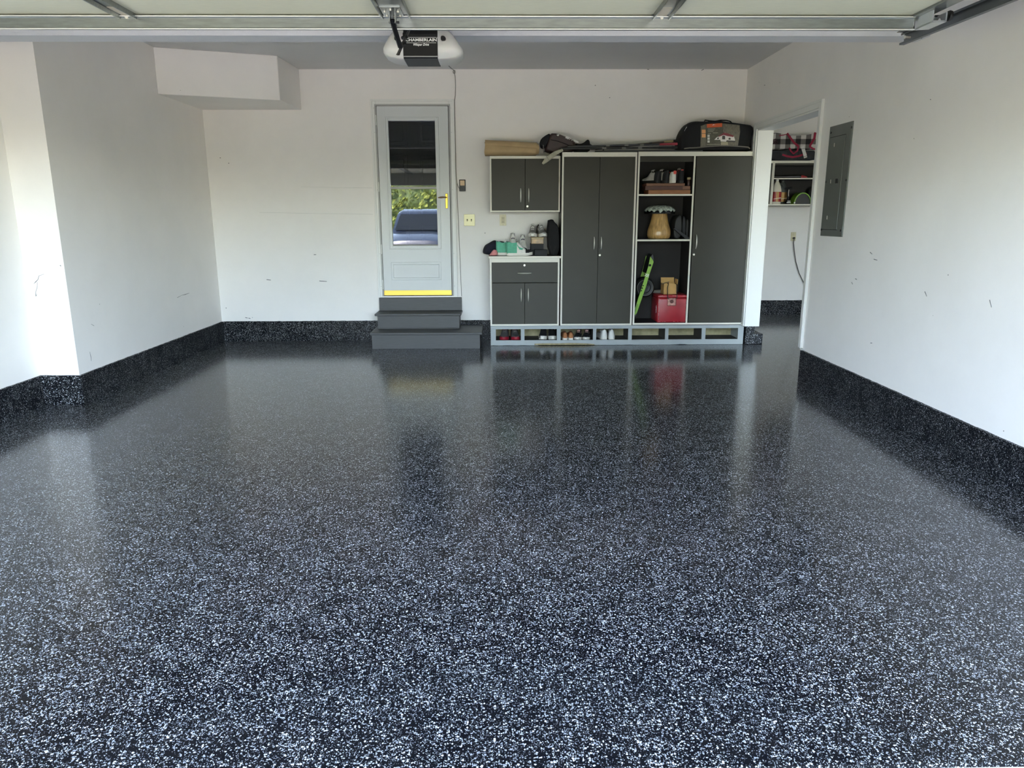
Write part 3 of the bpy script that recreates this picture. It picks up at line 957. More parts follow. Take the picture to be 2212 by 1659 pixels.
for x0, x1, hx in ((-.086, .2545, .219), (.2575, .598, .292)):
    d = obj('cabinet_door', box(nb(), x0, x1, CY-.012, CY+.006, .234, .663, .0015), CAB, bc)
    bow_handle(hx, .470, .606, CY-.012, d)
ctp = thing('countertop', 'narrow cream countertop on the base cabinet', 'countertop', (.255, 7.8, .916))
obj('slab', box(nb(), -.118, .630, CY-.022, yb_, .9165, .941, .004), mat('counter laminate', rgb(60, 52, 44), .4), ctp)
obj('edge_band', box(nb(), -.118, .630, CY-.026, CY-.0215, .917, .9405, .002), EDGE, ctp)

# wall cabinet above
UY = 7.70
uc = thing('wall_cabinet', 'charcoal two door wall cabinet above the countertop', 'cabinet', (.262, 7.85, 1.386))
carcass(uc, -.098, .622, UY, 7.998, 1.386, 1.941, .015)
obj('top_rail', box(nb(), -.083, .607, UY-.001, UY+.015, 1.914, 1.941, .001), EDGE, uc)
for x0, x1, hx in ((-.082, .2600, .217), (.2635, .606, .299)):
    d = obj('cabinet_door', box(nb(), x0, x1, UY-.012, UY+.006, 1.404, 1.911, .0015), CAB, uc)
    bow_handle(hx, 1.484, 1.620, UY-.012, d)
    if x0 > 0: lock(.286, 1.442, UY-.012, d)

# tall double door cabinet
ta = thing('tall_cabinet', 'tall charcoal cabinet with two closed doors', 'cabinet', (1.015, 7.8, Z0))
carcass(ta, .632, 1.390, CY, yb_, Z0, 1.968, .018)
obj('top_rail', box(nb(), .650, 1.372, CY-.001, CY+.016, 1.924, 1.968, .001), EDGE, ta)
for x0, x1, hx in ((.652, 1.0125, .970), (1.0155, 1.370, 1.043)):
    d = obj('cabinet_door', box(nb(), x0, x1, CY-.012, CY+.006, .236, 1.920, .0015), CAB, ta)
    bow_handle(hx, 1.008, 1.132, CY-.012, d)
    if x0 > 1: lock(1.033, .948, CY-.012, d)

# wide cabinet, left bay open
tb = thing('tall_cabinet', 'wide tall charcoal cabinet with an open shelved bay and one closed door', 'cabinet', (1.98, 7.8, Z0))
carcass(tb, 1.400, 2.576, CY, yb_, Z0+.004, 1.972, .018)
obj('top_rail', box(nb(), 1.418, 2.558, CY-.001, CY+.016, 1.930, 1.972, .001), EDGE, tb)
obj('inner_rail', box(nb(), 1.418, 1.98, CY+.03, CY+.045, 1.876, 1.93), CAB, tb)
dv = obj('divider', box(nb(), 1.965, 1.983, CY+.004, yb_-.008, .235, 1.93), CABIN, tb)
obj('edge_band', box(nb(), 1.965, 1.983, CY+.001, CY+.004, .235, 1.93), EDGE, dv)
for z in (1.541, 1.087):
    s = obj('shelf', box(nb(), 1.418, 1.965, CY+.012, yb_-.01, z, z+.018), CABIN, tb)
    obj('edge_band', box(nb(), 1.418, 1.965, CY+.008, CY+.012, z, z+.018), EDGE, s)
d = obj('cabinet_door', box(nb(), 1.990, 2.556, CY-.014, CY+.004, .240, 1.926, .0015), CAB, tb)
bow_handle(2.026, 1.010, 1.152, CY-.014, d); lock(2.011, .950, CY-.014, d)

# ================================================================== SHOES
def interp(tab, t):
    for (a, va), (b, vb) in zip(tab, tab[1:]):
        if t <= b:
            k = (t-a)/(b-a) if b > a else 0
            k = k*k*(3-2*k)
            return va+(vb-va)*k
    return tab[-1][1]

def shoe(name, label, loc, rotz, L=.28, Hc=.10, W=.095, upper=None, sole=None, toe=None, heel=None, heel_t=.20, stripe_t=0.0, lining=None, lace=None, stripe=None, sole_h=.028, outsole=None, group=None, tongue=None, slip=False, flip=1, tilt=0.0):
    """low or high shoe, toe along local +x; sections lofted heel to toe"""
    s = thing(name, label, 'shoe', loc, rotz, group, rot=(0, tilt, rotz))
    hw = W/2
    wt = [(0, .42), (.04, .62), (.15, .74), (.35, .74), (.55, .88), (.72, 1.0), (.86, .90), (.95, .62), (1, .30)]
    ht = [(0, Hc*.86), (.08, Hc), (.22, Hc*.90), (.34, Hc*.92), (.42, Hc*.98), (.52, Hc*.74), (.66, max(.062, Hc*.52)), (.80, .052), (.92, .042), (1, .026)]
    spring = lambda t: .012*max(0, (t-.72)/.28)**2 + .003*max(0, (.08-t)/.08)
    # sole
    bm = nb()
    NT = 18
    ts = [i/NT for i in range(NT+1)]
    ringL = []
    for k, (z, sc) in enumerate(((0, .96), (sole_h*.25, 1.05), (sole_h*.85, 1.06), (sole_h, 1.0))):
        pts = []
        for t in ts:
            pts.append((t*L + (0.004 if t > .99 else 0), hw*interp(wt, t)*sc*1.03, z+spring(t)))
        ring = [bm.verts.new((x-.5*L, y, zz)) for x, y, zz in pts] + [bm.verts.new((x-.5*L, -y, zz)) for x, y, zz in reversed(pts)]
        ringL.append(ring)
    n = len(ringL[0])
    for a, b in zip(ringL, ringL[1:]):
        for k in range(n):
            bm.faces.new((a[k], a[(k+1) % n], b[(k+1) % n], b[k]))
    bm.faces.new(ringL[0][::-1]); bm.faces.new(ringL[-1])
    so = obj('sole', bm, sole, s, True, smooth=True, angle=50)
    if outsole:
        bm = nb()
        pts = [(t*L-.5*L, hw*interp(wt, t)*1.085, spring(t)-.0015) for t in ts]
        ra = [bm.verts.new((x, y, z)) for x, y, z in pts] + [bm.verts.new((x, -y, z)) for x, y, z in reversed(pts)]
        rb = [bm.verts.new((v.co.x*1.006, v.co.y*1.01, v.co.z+sole_h*.3)) for v in ra]
        for k in range(n):
            bm.faces.new((ra[k], ra[(k+1) % n], rb[(k+1) % n], rb[k]))
        bm.faces.new(ra[::-1]); bm.faces.new(rb)
        obj('outsole', bm, outsole, so, True)
    # upper, lofted arches; the ankle opening is left out
    NA = 16
    def sec(t, a, off=0.0):
        w = (hw*interp(wt, t)-off)
        h = interp(ht, t)-sole_h*.6-off
        ca, sa = math.cos(a), math.sin(a)
        y = w*math.copysign(abs(ca)**.75, ca)*(1-.16*sa*max(0, 1-t*1.6))
        z = sole_h*.75 + spring(t) + h*abs(sa)**.72
        x = t*L - .5*L + (.004 if t > .98 else 0) + (-.006*sa if t < .05 else 0)
        return Vector((x, y, z))
    def part(name_, t0, t1, m, off=0.0, nt=14, hole=True, amax=None, parent=s, amin=0.0):
        bm = nb()
        rows = []
        for i in range(nt+1):
            t = t0+(t1-t0)*i/nt
            rows.append([bm.verts.new(sec(t, PI*k/NA, off)) for k in range(NA+1)])
        for i in range(nt):
            tm = t0+(t1-t0)*(i+.5)/nt
            for k in range(NA):
                am = PI*(k+.5)/NA
                ca = abs(math.cos(am))
                if hole and .045 < tm < .40 and ca < .62:
                    continue
                if amax is not None and math.sin(am) > amax:
                    continue
                if math.sin(am) < amin:
                    continue
                bm.faces.new((rows[i][k], rows[i][k+1], rows[i+1][k+1], rows[i+1][k]))
        if t0 == 0:
            c = bm.verts.new(sec(0, PI/2)*.0 + Vector((-.5*L-.004+off*2, 0, sole_h+.3*Hc)))
            for k in range(NA):
                bm.faces.new((rows[0][k], rows[0][k+1], c))
            bm.faces.new((rows[0][-1], rows[0][0], c))
        if t1 == 1:
            c = bm.verts.new(Vector((.5*L+.004-off*2, 0, sole_h+.004)))
            for k in range(NA):
                bm.faces.new((rows[-1][k], rows[-1][k+1], c))
            bm.faces.new((rows[-1][-1], rows[-1][0], c))
        return obj(name_, bm, m, parent, True, smooth=True, angle=70)
    up = part('upper', 0, 1, upper, nt=24)
    part('lining', .02, .46, lining or DARK, .0045, 12, hole=True)
    bm = nb(); box(bm, -.47*L, -.02*L, -hw*.62, hw*.62, sole_h*.9, sole_h*.9+.006, .002); obj('insole', bm, lining or DARK, s, True)
    if toe:
        part('toe_cap', .74, 1, toe, -.0014, 8, hole=False)
    if heel:
        part('heel_counter', 0, heel_t, heel, -.0014, 10, hole=True)
    if stripe:
        for sgn in (1, -1):
            bm = nb()
            vs = []
            for t, q in [(.24+stripe_t, .30), (.36+stripe_t*.8, .20), (.50+stripe_t*.6, .26), (.66+stripe_t*.3, .55)]:
                a = (q*PI/2) if sgn > 0 else PI-q*PI/2
                a2 = ((q+.16)*PI/2) if sgn > 0 else PI-(q+.16)*PI/2
                vs.append((bm.verts.new(sec(t, a, -.002)), bm.verts.new(sec(t-.02, a2, -.002))))
            for a_, b_ in zip(vs, vs[1:]):
                bm.faces.new((a_[0], b_[0], b_[1], a_[1]))
            obj('side_stripe', bm, stripe, up, True)
    if not slip:
        # tongue and laces
        bm = nb()
        rows = []
        for i in range(6):
            t = .62 - .24*i/5
            z = interp(ht, t)+.003+(i/5)**2*.018
            w = hw*(.34+.14*i/5)
            rows.append([bm.verts.new((t*L-.5*L-.012*(i/5)**2, y*w, z-.005*abs(y))) for y in (-1, -.5, 0, .5, 1)])
        for a, b in zip(rows, rows[1:]):
            for k in range(4):
                bm.faces.new((a[k], a[k+1], b[k+1], b[k]))
        obj('tongue', bm, tongue or upper, s, True, smooth=True)
        bm = nb()
        for i in range(4):
            t = .60-.055*i
            z = interp(ht, t)+.006+.002*i
            tube(bm, [(t*L-.5*L, -hw*.42, z-.007), (t*L-.5*L+.004, 0, z+.002), (t*L-.5*L, hw*.42, z-.007)], .0028, 5)
        obj('laces', bm, lace or WHITEP, s, True)
    return s

def fab(name, c, var=.12, rough=.75):
    return mat(name, c, rough, var=var, vscale=40, bump=.1, bscale=150)
F_WHITE = fab('shoe white', rgb(222, 220, 214), .06)
F_GREY = fab('shoe grey', rgb(140, 137, 132))
F_DGREY = fab('shoe dark grey', rgb(78, 76, 74))
F_BLACK = fab('shoe black', rgb(22, 22, 24))
F_RED = fab('shoe red', rgb(150, 22, 40))
F_TAN = fab('shoe tan', rgb(168, 112, 72))
F_MINT = fab('shoe mint', rgb(96, 176, 146))
F_PURP = fab('shoe purple', rgb(52, 34, 60))
F_PINK = fab('shoe pink', rgb(190, 150, 140))
F_CORAL = fab('shoe coral', rgb(222, 96, 88))
S_WHITE = mat('rubber white', rgb(226, 222, 212), .5)
S_RED = mat('rubber red', rgb(150, 24, 44), .5)
S_GREY = mat('rubber grey', rgb(120, 118, 112), .5)
S_BLK = mat('rubber black', rgb(26, 26, 26), .6)

FLZ = .0465
def sxp(u, Y=7.66, v=725): return px(u, v, Y=Y).x
G1 = 'shoes in the rack openings'
shoe('sneaker', 'red and grey sneaker in the first rack opening, nearer the steps', (sxp(1090.5), 7.78, FLZ), R(-95), .28, .125, .096, F_DGREY, S_RED, None, F_RED, .20, 0.0, F_RED, S_GREY, None, .032, group=G1, tongue=F_RED)
shoe('sneaker', 'red and grey sneaker in the first rack opening, nearer the rack divider', (sxp(1112.5), 7.78, FLZ), R(-85), .28, .125, .096, F_DGREY, S_RED, None, F_RED, .20, 0.0, F_RED, S_GREY, None, .032, group=G1, tongue=F_RED)
shoe('sneaker', 'black sneaker with white sole and trailing lace in the second rack opening', (sxp(1175), 7.79, FLZ), R(-97), .28, .13, .086, F_BLACK, S_WHITE, None, None, .20, 0.0, F_BLACK, F_BLACK, None, .038, group=G1)
shoe('sneaker', 'black sneaker with white sole set straight in the second rack opening', (sxp(1194), 7.79, FLZ), R(-90), .28, .13, .086, F_BLACK, S_WHITE, None, None, .20, 0.0, F_BLACK, F_BLACK, None, .038, group=G1)
bm = nb(); tube(bm, [px(u, v, Y=7.645) for u, v in ((1167, 722), (1166, 728), (1163, 731), (1158, 733.2))], .003, 5)
tag(obj('shoelace', bm, F_BLACK), 'loose black shoelace trailing in the second rack opening', 'shoelace')
shoe('slip_on_shoe', 'tan slip-on shoe beside the rack divider in the third opening', (sxp(1220), 7.77, FLZ), R(92), .25, .085, .078, F_TAN, S_WHITE, None, None, .20, 0.0, F_DGREY, None, None, .026, group=G1, slip=True)
shoe('slip_on_shoe', 'tan slip-on shoe next to the black and pink sneakers', (sxp(1234), 7.77, FLZ), R(88), .25, .085, .078, F_TAN, S_WHITE, None, None, .20, 0.0, F_DGREY, None, None, .026, group=G1, slip=True)
shoe('sneaker', 'black sneaker with pale pink collar next to the tan slip-ons', (sxp(1252), 7.77, FLZ), R(-101), .27, .105, .078, F_BLACK, S_WHITE, None, None, .20, 0.0, F_BLACK, F_PINK, F_PINK, .026, group=G1, tongue=F_PINK)
shoe('sneaker', 'black sneaker with pale pink collar at the end of the third opening', (sxp(1270), 7.77, FLZ), R(-101), .27, .105, .078, F_BLACK, S_WHITE, None, None, .20, 0.0, F_BLACK, F_PINK, F_PINK, .026, group=G1, tongue=F_PINK)
shoe('sneaker', 'white sneaker in the fourth rack opening, heel out, beside the divider', (sxp(1303), 7.775, FLZ), R(95), .28, .115, .09, F_WHITE, S_WHITE, None, F_WHITE, .20, 0.0, F_DGREY, F_WHITE, F_GREY, .03, outsole=S_GREY, group=G1)
shoe('sneaker', 'white sneaker in the fourth rack opening, heel out, beside the empty space', (sxp(1323), 7.775, FLZ), R(85), .28, .115, .09, F_WHITE, S_WHITE, None, F_WHITE, .20, 0.0, F_DGREY, F_WHITE, F_GREY, .03, outsole=S_GREY, group=G1)

# ---- on the countertop
ZC = .942
x0, x1 = px(1097, 545, Y=7.63).x, px(1144, 545, Y=7.63).x
shoe('high_top_sneaker', 'mint green and white high top sneaker with black toe at the counter edge', ((x0+x1)/2+.008, 7.628, ZC), R(-2), .262, .155, .095, F_WHITE, S_WHITE, F_BLACK, F_MINT, .40, .18, F_BLACK, F_WHITE, F_MINT, .03, group='shoes on the countertop', tongue=F_WHITE)
shoe('high_top_sneaker', 'mint green and white high top sneaker behind its mate on the counter', ((x0+x1)/2-.098, 7.728, ZC), R(-2), .262, .155, .095, F_WHITE, S_WHITE, F_BLACK, F_MINT, .40, .18, F_BLACK, F_WHITE, F_MINT, .03, group='shoes on the countertop', tongue=F_WHITE)
shoe('high_top_sneaker', 'white and grey high top with purple lining behind the mint sneakers', (px(1108, 520, Y=7.86).x, 7.872, ZC+.002), R(-88), .235, .215, .095, F_WHITE, S_WHITE, None, F_GREY, .20, 0.0, F_PURP, F_WHITE, F_GREY, .03, group='shoes on the countertop', tongue=F_PURP)
shoe('high_top_sneaker', 'white and grey high top with purple lining between mint sneakers and boxes', (px(1129.5, 530, Y=7.8).x, 7.822, ZC), R(-90), .28, .205, .10, F_WHITE, S_BLK, F_BLACK, F_GREY, .20, 0.0, F_PURP, F_WHITE, F_GREY, .03, group='shoes on the countertop', tongue=F_PURP)
NAVY = mat('navy cloth', rgb(24, 26, 40), .9, var=.3, vscale=18, bump=.4, bscale=30)
def pxl(pts, Y): return [(px(u, v, Y=Y).x, px(u, v, Y=Y).z) for u, v in pts]
bm = nb(); puff(bm, pxl([(1043, 541), (1047, 530), (1058, 524), (1069, 519), (1074, 523), (1084, 521), (1092, 524), (1092, 545), (1080, 552), (1056, 552), (1044, 548)], 7.8), 7.79, 7.975, .09, .7, .012, flat_z=ZC)
tag(obj('rolled_garment', bm, NAVY, smooth=True, angle=80), 'bundled navy garment at the end of the countertop', 'clothing')
bm = nb(); puff(bm, pxl([(1056, 551), (1062, 546), (1067, 540), (1074, 541), (1077, 546), (1076, 553), (1058, 553)], 7.70), 7.68, 7.77, .03, .6, .022, flat_z=ZC)
tag(obj('crumpled_cloth', bm, mat('pink cloth', rgb(214, 140, 140), .9, var=.2, vscale=25, bump=.3), smooth=True, angle=80), 'crumpled pink cloth tucked under the navy bundle', 'cloth')
def carton(name, label, cat, a, b, Y, depth, m, lid=None, z0=None, bev=.002, front=None, group=None):
    p, q = px(*a, Y=Y), px(*b, Y=Y)
    zb = q.z if z0 is None else z0
    o = thing(name, label, cat, ((p.x+q.x)/2, Y+depth/2, zb), 0, group)
    h = p.z-q.z
    obj('body', box(nb(), p.x, q.x, Y, Y+depth, zb, zb+h*.82, bev), m, o)
    obj('lid', box(nb(), p.x-.002, q.x+.002, Y-.002, Y+depth+.002, zb+h*.80, zb+h, bev), lid or m, o)
    if front:
        obj('front_window', box(nb(), p.x+.014, q.x-.014, Y-.003, Y+.002, zb+h*.10, zb+h*.72, .001), front, o)
    return o, zb+h
GBOX = mat('smoky plastic box', rgb(36, 37, 38), .5, spec=.15)
_, zt = carton('storage_box', 'low black storage box under the small box stack on the counter', 'box', (1141, 541), (1172, 552), 7.72, .2, mat('black card', rgb(20, 19, 22), .6), z0=ZC)
_, zt = carton('storage_box', 'smoky grey plastic box in the middle of the counter stack', 'box', (1147, 527), (1174, 540), 7.72, .2, GBOX, z0=zt+.001)
_, zt = carton('storage_box', 'amber fronted plastic box under the grey sneakers', 'box', (1148, 513), (1174, 527), 7.72, .2, mat('tan box', rgb(150, 124, 84), .4), mat('tan lid', rgb(186, 164, 122), .4), z0=zt+.001, front=mat('amber window', rgb(150, 112, 60), .2, var=.4, vscale=20))
carton('storage_box', 'smoky grey plastic box at the front of the counter stack', 'box', (1155, 539), (1182, 552), 7.61, .1, GBOX, z0=ZC)
G2 = 'sneakers on the box stack'
shoe('sneaker', 'grey and white running sneaker on the box stack, beside the high top', (px(1151, 505, Y=7.76).x, 7.81, zt+.001), R(-93), .27, .125, .084, F_GREY, S_WHITE, F_GREY, F_DGREY, .20, 0.0, F_BLACK, F_WHITE, F_WHITE, .034, group=G2, tongue=F_WHITE)
shoe('sneaker', 'grey and white running sneaker on the box stack, beside the black bag', (px(1170, 505, Y=7.76).x, 7.81, zt+.001), R(-80), .27, .13, .084, F_GREY, S_WHITE, F_GREY, F_DGREY, .20, 0.0, F_BLACK, F_WHITE, F_WHITE, .034, group=G2, tongue=F_WHITE)
bgk = thing('tote_bag', 'tall limp black bag standing against the tall cabinet', 'bag', (px(1198, 550, Y=7.75).x, 7.78, ZC))
bm = nb(); puff(bm, pxl([(1184, 554), (1183, 476), (1195, 474), (1198, 480), (1204, 485), (1208, 496), (1209, 554)], 7.68), 7.64, 7.92, .06, .88, .006, flat_z=ZC, sm=1)
obj('body', bm, CLOTHK, bgk, smooth=True, angle=80)
for a, b in (((1189.5, 531), (1191, 550)), ((1201.5, 532), (1196, 550))):
    bm = nb(); tube(bm, [px(*a, Y=7.634), px(*b, Y=7.634)], .005, 6, .4); obj('strap', bm, mat('strap charcoal', rgb(52, 52, 52), .7), bgk)

# ================================================================== ON TOP OF THE CABINETS
# rolled kraft paper on the wall cabinet, outer wrap sagging over the front edge
KRAFT = mat('kraft paper', rgb(184, 158, 118), .75, var=.10, vscale=10, bump=.1, bscale=40)
rl = thing('paper_roll', 'loose roll of brown kraft paper on the wall cabinet', 'paper roll', (.12, 7.72, 1.942))
bm = nb()
rings = []
for i in range(13):
    t = i/12
    xL, xR_ = px(1047, 325, Y=7.66).x, px(1158, 328, Y=7.66).x
    x = xL+(xR_-xL)*t
    zt_ = px(1050+110*t, 305+10.5*t, Y=7.66).z
    zb_ = px(1050+110*t, 340+4.5*t, Y=7.66).z
    ring = []
    for k in range(30):
        a = 2*PI*k/30
        yy = 7.755 + .085*math.cos(a)
        zz = 1.943 + (zt_-1.943)*.5*(1+math.sin(a)) if True else 0
        if yy < 7.682 and math.sin(a) < .2:
            w = (7.682-yy)/.02
            zz -= min(1, w)*(1.943-zb_)*(-math.sin(a)*.8+.3)
        ring.append(bm.verts.new((x+.004*math.sin(3*a), yy, zz)))
    rings.append(ring)
for a, b in zip(rings, rings[1:]):
    for k in range(30):
        bm.faces.new((a[k], a[(k+1) % 30], b[(k+1) % 30], b[k]))
obj('outer_wrap', bm, KRAFT, rl, smooth=True, angle=80)
for rr, dx in ((.078, .012), (.066, .03), (.055, .02), (.045, .036)):
    bm = nb()
    x_0, x_1 = px(1047, 325, Y=7.66).x+.004, px(1158, 328, Y=7.66).x+dx
    r_ = []
    for x, sc in ((x_0, 1.0), (x_1, .82)):
        zc_ = 1.945+rr*sc*1.02+(.085-rr)*.6
        r_.append([bm.verts.new((x, 7.757+rr*sc*math.cos(2*PI*k/24), zc_+rr*sc*.95*math.sin(2*PI*k/24))) for k in range(24)])
    for k in range(24):
        bm.faces.new((r_[0][k], r_[0][(k+1) % 24], r_[1][(k+1) % 24], r_[1][k]))
    obj('inner_layer', bm, KRAFT, rl, smooth=True, angle=80)

# brown and black sports bag
sb = thing('sports_bag', 'brown and black sports bag with white stripes behind the hockey sticks', 'bag', (px(1220, 320, Y=7.8).x, 7.85, 1.97))
BRN = mat('brown leatherette', rgb(52, 34, 31), .5, var=.15, vscale=20)
ZT = 1.9725
bm = nb(); puff(bm, pxl([(1176, 330), (1181, 306), (1188, 287), (1206, 288), (1232, 298), (1246, 308), (1243, 330)], 7.74), 7.74, 7.96, .05, .9, .004, flat_z=ZT-.026, sm=1)
bd = obj('body', bm, BRN, sb, smooth=True, angle=70)
bm = nb(); puff(bm, pxl([(1167, 310), (1168, 301), (1178, 292), (1190, 286), (1187, 300), (1179, 318), (1172, 318)], 7.72), 7.73, 7.94, .03, .85, .003)
obj('end_cap', bm, CLOTHK, sb, smooth=True, angle=70)
bm = nb(); puff(bm, pxl([(1240, 309), (1252, 311), (1262, 308), (1270, 300), (1275, 305), (1276, 330), (1240, 330)], 7.76), 7.75, 7.93, .03, .85, .003, flat_z=ZT)
obj('end_cap', bm, CLOTHK, sb, smooth=True, angle=70)
for q in ([(1202, 291), (1208, 290.5), (1206, 294), (1204, 293)], [(1221, 298), (1223, 293), (1230, 296), (1228, 301)], [(1229.5, 301.5), (1231.5, 297), (1233, 297.6), (1231, 302.2)], [(1234, 303.2), (1236, 299), (1237.5, 299.6), (1235.5, 304)], [(1239, 305.5), (1241, 301.5), (1250, 306), (1249, 309.5)]):
    bm = nb(); prism(bm, pxl(q, 7.733), 7.729, 7.742); obj('white_stripe', bm, F_WHITE, bd)
bm = nb(); tube(bm, [px(u, v, Y=7.727) for u, v in ((1190, 302), (1205, 305), (1222, 311), (1236, 318))], .004, 6); obj('zip_seam', bm, mat('seam dark', rgb(30, 20, 20), .6), bd)
bm = nb(); tube(bm, [px(u, v, Y=7.715) for u, v in ((1174, 313), (1173.5, 322), (1175, 331))], .010, 6, .3); obj('webbing', bm, mat('webbing grey', rgb(140, 138, 130), .7), sb)
bm = nb(); tube(bm, [px(u, v, Y=7.70) for u, v in ((1272, 310), (1278, 314), (1281, 318))], .005, 6); obj('webbing', bm, CLOTHK, sb)

# flat black case lying along the cabinet tops
bm = nb(); prism(bm, chaikin([(px(1284, 322, Y=7.7).x, 7.63), (px(1470, 322, Y=7.7).x, 7.62), (px(1530, 322, Y=7.7).x, 7.64), (px(1530, 322, Y=7.7).x, 7.92), (px(1470, 322, Y=7.7).x, 7.95), (px(1290, 322, Y=7.7).x, 7.94)], 1), ZT, ZT+.018, 'XY', .004)
tag(obj('flat_case', bm, mat('case black', rgb(24, 24, 27), .4)), 'long flat black case lying under the hockey sticks', 'case')
TZ = ZT+.0185
# hockey sticks
def stick(label, a, b, ya, yb, za, zb, m, grip, tapem, blade=None, butt=None, lettering=None):
    h = thing('hockey_stick', label, 'hockey stick', (a, ya, za), 0, 'hockey sticks on the cabinets')
    A, Bv = Vector((a, ya, za)), Vector((b, yb, zb))
    g = A.lerp(Bv, .84)
    def bar(p, q, w, hh, name, mm, par=h):
        bm = nb()
        d = (q-p).normalized(); sd = d.cross(Vector((0, 0, 1))).normalized(); u = sd.cross(d)
        rr = []
        for c in (p, q):
            rr.append([bm.verts.new(c + sd*sx_*w + u*sz_*hh) for sx_, sz_ in ((-1, -.7), (-.7, -1), (.7, -1), (1, -.7), (1, .7), (.7, 1), (-.7, 1), (-1, .7))])
        for k in range(8):
            bm.faces.new((rr[0][k], rr[0][(k+1) % 8], rr[1][(k+1) % 8], rr[1][k]))
        bm.faces.new(rr[0][::-1]); bm.faces.new(rr[1])
        return obj(name, bm, mm, par)
    sh = bar(A, g, .014, .0095, 'shaft', m)
    bar(g, Bv, .0150, .0105, 'grip', grip)
    if butt:
        bar(Bv.lerp(A, .045), Bv + (Bv-A).normalized()*.004, .0165, .0125, 'butt_end', butt)
    for t in (.35, .52, .66):
        c = A.lerp(Bv, t); c2 = A.lerp(Bv, t+.035)
        bar(c, c2, .0144, .0099, 'band', tapem, sh)
    if blade:
        bm = nb()
        pts = [Vector(p) for p in blade]
        hs = [.011, .016, .021, .023, .023, .021, .010]
        rings = []
        for i, p in enumerate(pts):
            d = (pts[min(i+1, len(pts)-1)]-pts[max(0, i-1)]).normalized()
            nn = Vector((0, -1, 0)); u = d.cross(nn).normalized()
            w = hs[min(i, len(hs)-1)]
            rings.append([bm.verts.new(p + u*w*x_ + nn*.006*y_) for x_, y_ in ((-1, 0), (-.6, 1), (.6, 1), (1, 0), (.6, -1), (-.6, -1))])
        for r1, r2 in zip(rings, rings[1:]):
            for k in range(6):
                bm.faces.new((r1[k], r1[(k+1) % 6], r2[(k+1) % 6], r2[k]))
        bm.faces.new(rings[0][::-1]); bm.faces.new(rings[-1])
        bl = obj('blade', bm, mat('blade tape', rgb(176, 172, 152), .8, var=.12, vscale=40), h, smooth=True, angle=60)
        p, q = pts[-3], pts[-3]
        d = (pts[-2]-pts[-4]).normalized(); u = d.cross(Vector((0, -1, 0))).normalized()
        bm = nb(); tube(bm, [p-u*.030+Vector((0, -.006, 0)), p+u*.030+Vector((0, -.006, 0))], .0018, 5); obj('tape_seam', bm, SCUFF, bl)
    return h
X = lambda u, v, Y: px(u, v, Y=Y).x
Zp = lambda u, v, Y: px(u, v, Y=Y).z
stick('black hockey stick with a pale taped blade hanging over the wall cabinet', X(1212, 325, 7.62), X(1462, 319, 7.70), 7.625, 7.70, TZ+.012, TZ+.030, mat('stick black', rgb(24, 24, 26), .3), F_BLACK, S_GREY,
      blade=[px(u, v, Y=7.6-.004*i) for i, (u, v) in enumerate(((1216, 324), (1208, 327), (1200, 331), (1192, 336.5), (1184, 343), (1178, 348), (1172, 354)))], butt=F_BLACK)
stick('dark hockey stick with a red grip end on the cabinets', X(1225, 322, 7.67), X(1462, 311, 7.70), 7.668, 7.700, TZ+.034, Zp(1462, 311, 7.70), mat('stick navy', rgb(34, 34, 42), .3), mat('grip red', rgb(150, 44, 56), .7), S_GREY, butt=mat('butt red', rgb(168, 60, 72), .7))
stick('brown hockey stick with a cream taped grip and black butt on the cabinets', X(1286, 323, 7.83), X(1462, 304, 7.84), 7.83, 7.845, TZ+.026, Zp(1462, 304, 7.845), mat('stick brown', rgb(74, 60, 46), .35), mat('grip cream', rgb(176, 160, 120), .7), F_BLACK, butt=F_BLACK)
bm = nb(); tube(bm, [px(1303, 326, Y=7.66), px(1305, 318, Y=7.66), px(1309, 314, Y=7.66)], [.007, .005, .004], 6)
tag(obj('reel_clip', bm, BLACK), 'small black clip sticking up between the hockey sticks', 'clip')

# tent bag
tbg = thing('tent_bag', 'black duffel bag with a printed tent picture on the tall cabinet', 'bag', (px(1548, 325, Y=7.7).x, 7.8, ZT))
bm = nb(); puff(bm, pxl([(1470, 334), (1470, 302), (1475, 284), (1487, 267), (1497, 261), (1520, 262), (1548, 259), (1582, 264), (1608, 268), (1628, 271), (1629, 288), (1624, 302), (1625, 334)], 7.66), 7.645, 7.95, .05, .90, .002, flat_z=TZ, sm=1)
tbd = obj('body', bm, CLOTHK, tbg, smooth=True, angle=70)
YT = 7.6415
def print_patch(name, pts, m, par, k=0, y=None):
    bm = nb(); yy = (YT if y is None else y) - k*.0008
    prism(bm, pxl(pts, yy), yy, 7.66); return obj(name, bm, m, par)
PRN = mat('print olive', rgb(78, 76, 62), .45, var=.25, vscale=60)
BARK = mat('print bark', rgb(104, 98, 84), .45, var=.5, vscale=70, stretch=(3, 1, .6))
pn = print_patch('printed_panel', [(1514, 272), (1525, 268), (1560, 266), (1598, 270), (1599, 285), (1594, 315), (1513, 317)], PRN, tbg)
print_patch('bark_photo', [(1562, 268), (1597, 271), (1598, 286), (1594, 314), (1573, 314), (1573, 295), (1562, 284)], BARK, pn, 1)
print_patch('bark_photo', [(1514, 272), (1524.5, 269), (1525.5, 315), (1514, 316.5)], BARK, pn, 1)
print_patch('orange_banner', [(1527, 268), (1543, 267), (1560, 266), (1560, 274), (1527, 276)], mat('print orange', rgb(214, 92, 44), .45), pn, 2)
print_patch('mountain_logo', [(1538.5, 271), (1541.5, 268.3), (1543, 269), (1546, 270), (1542.5, 269.6), (1541, 270.5)], WHT, pn, 3)
for a, b, c_ in ((1516, 280, 288), (1516, 289, 297)):
    print_patch('orange_sticker', [(a, b), (a+8.2, b), (a+8.2, c_), (a, c_)], mat('print sticker', rgb(236, 168, 110), .45), pn, 2)
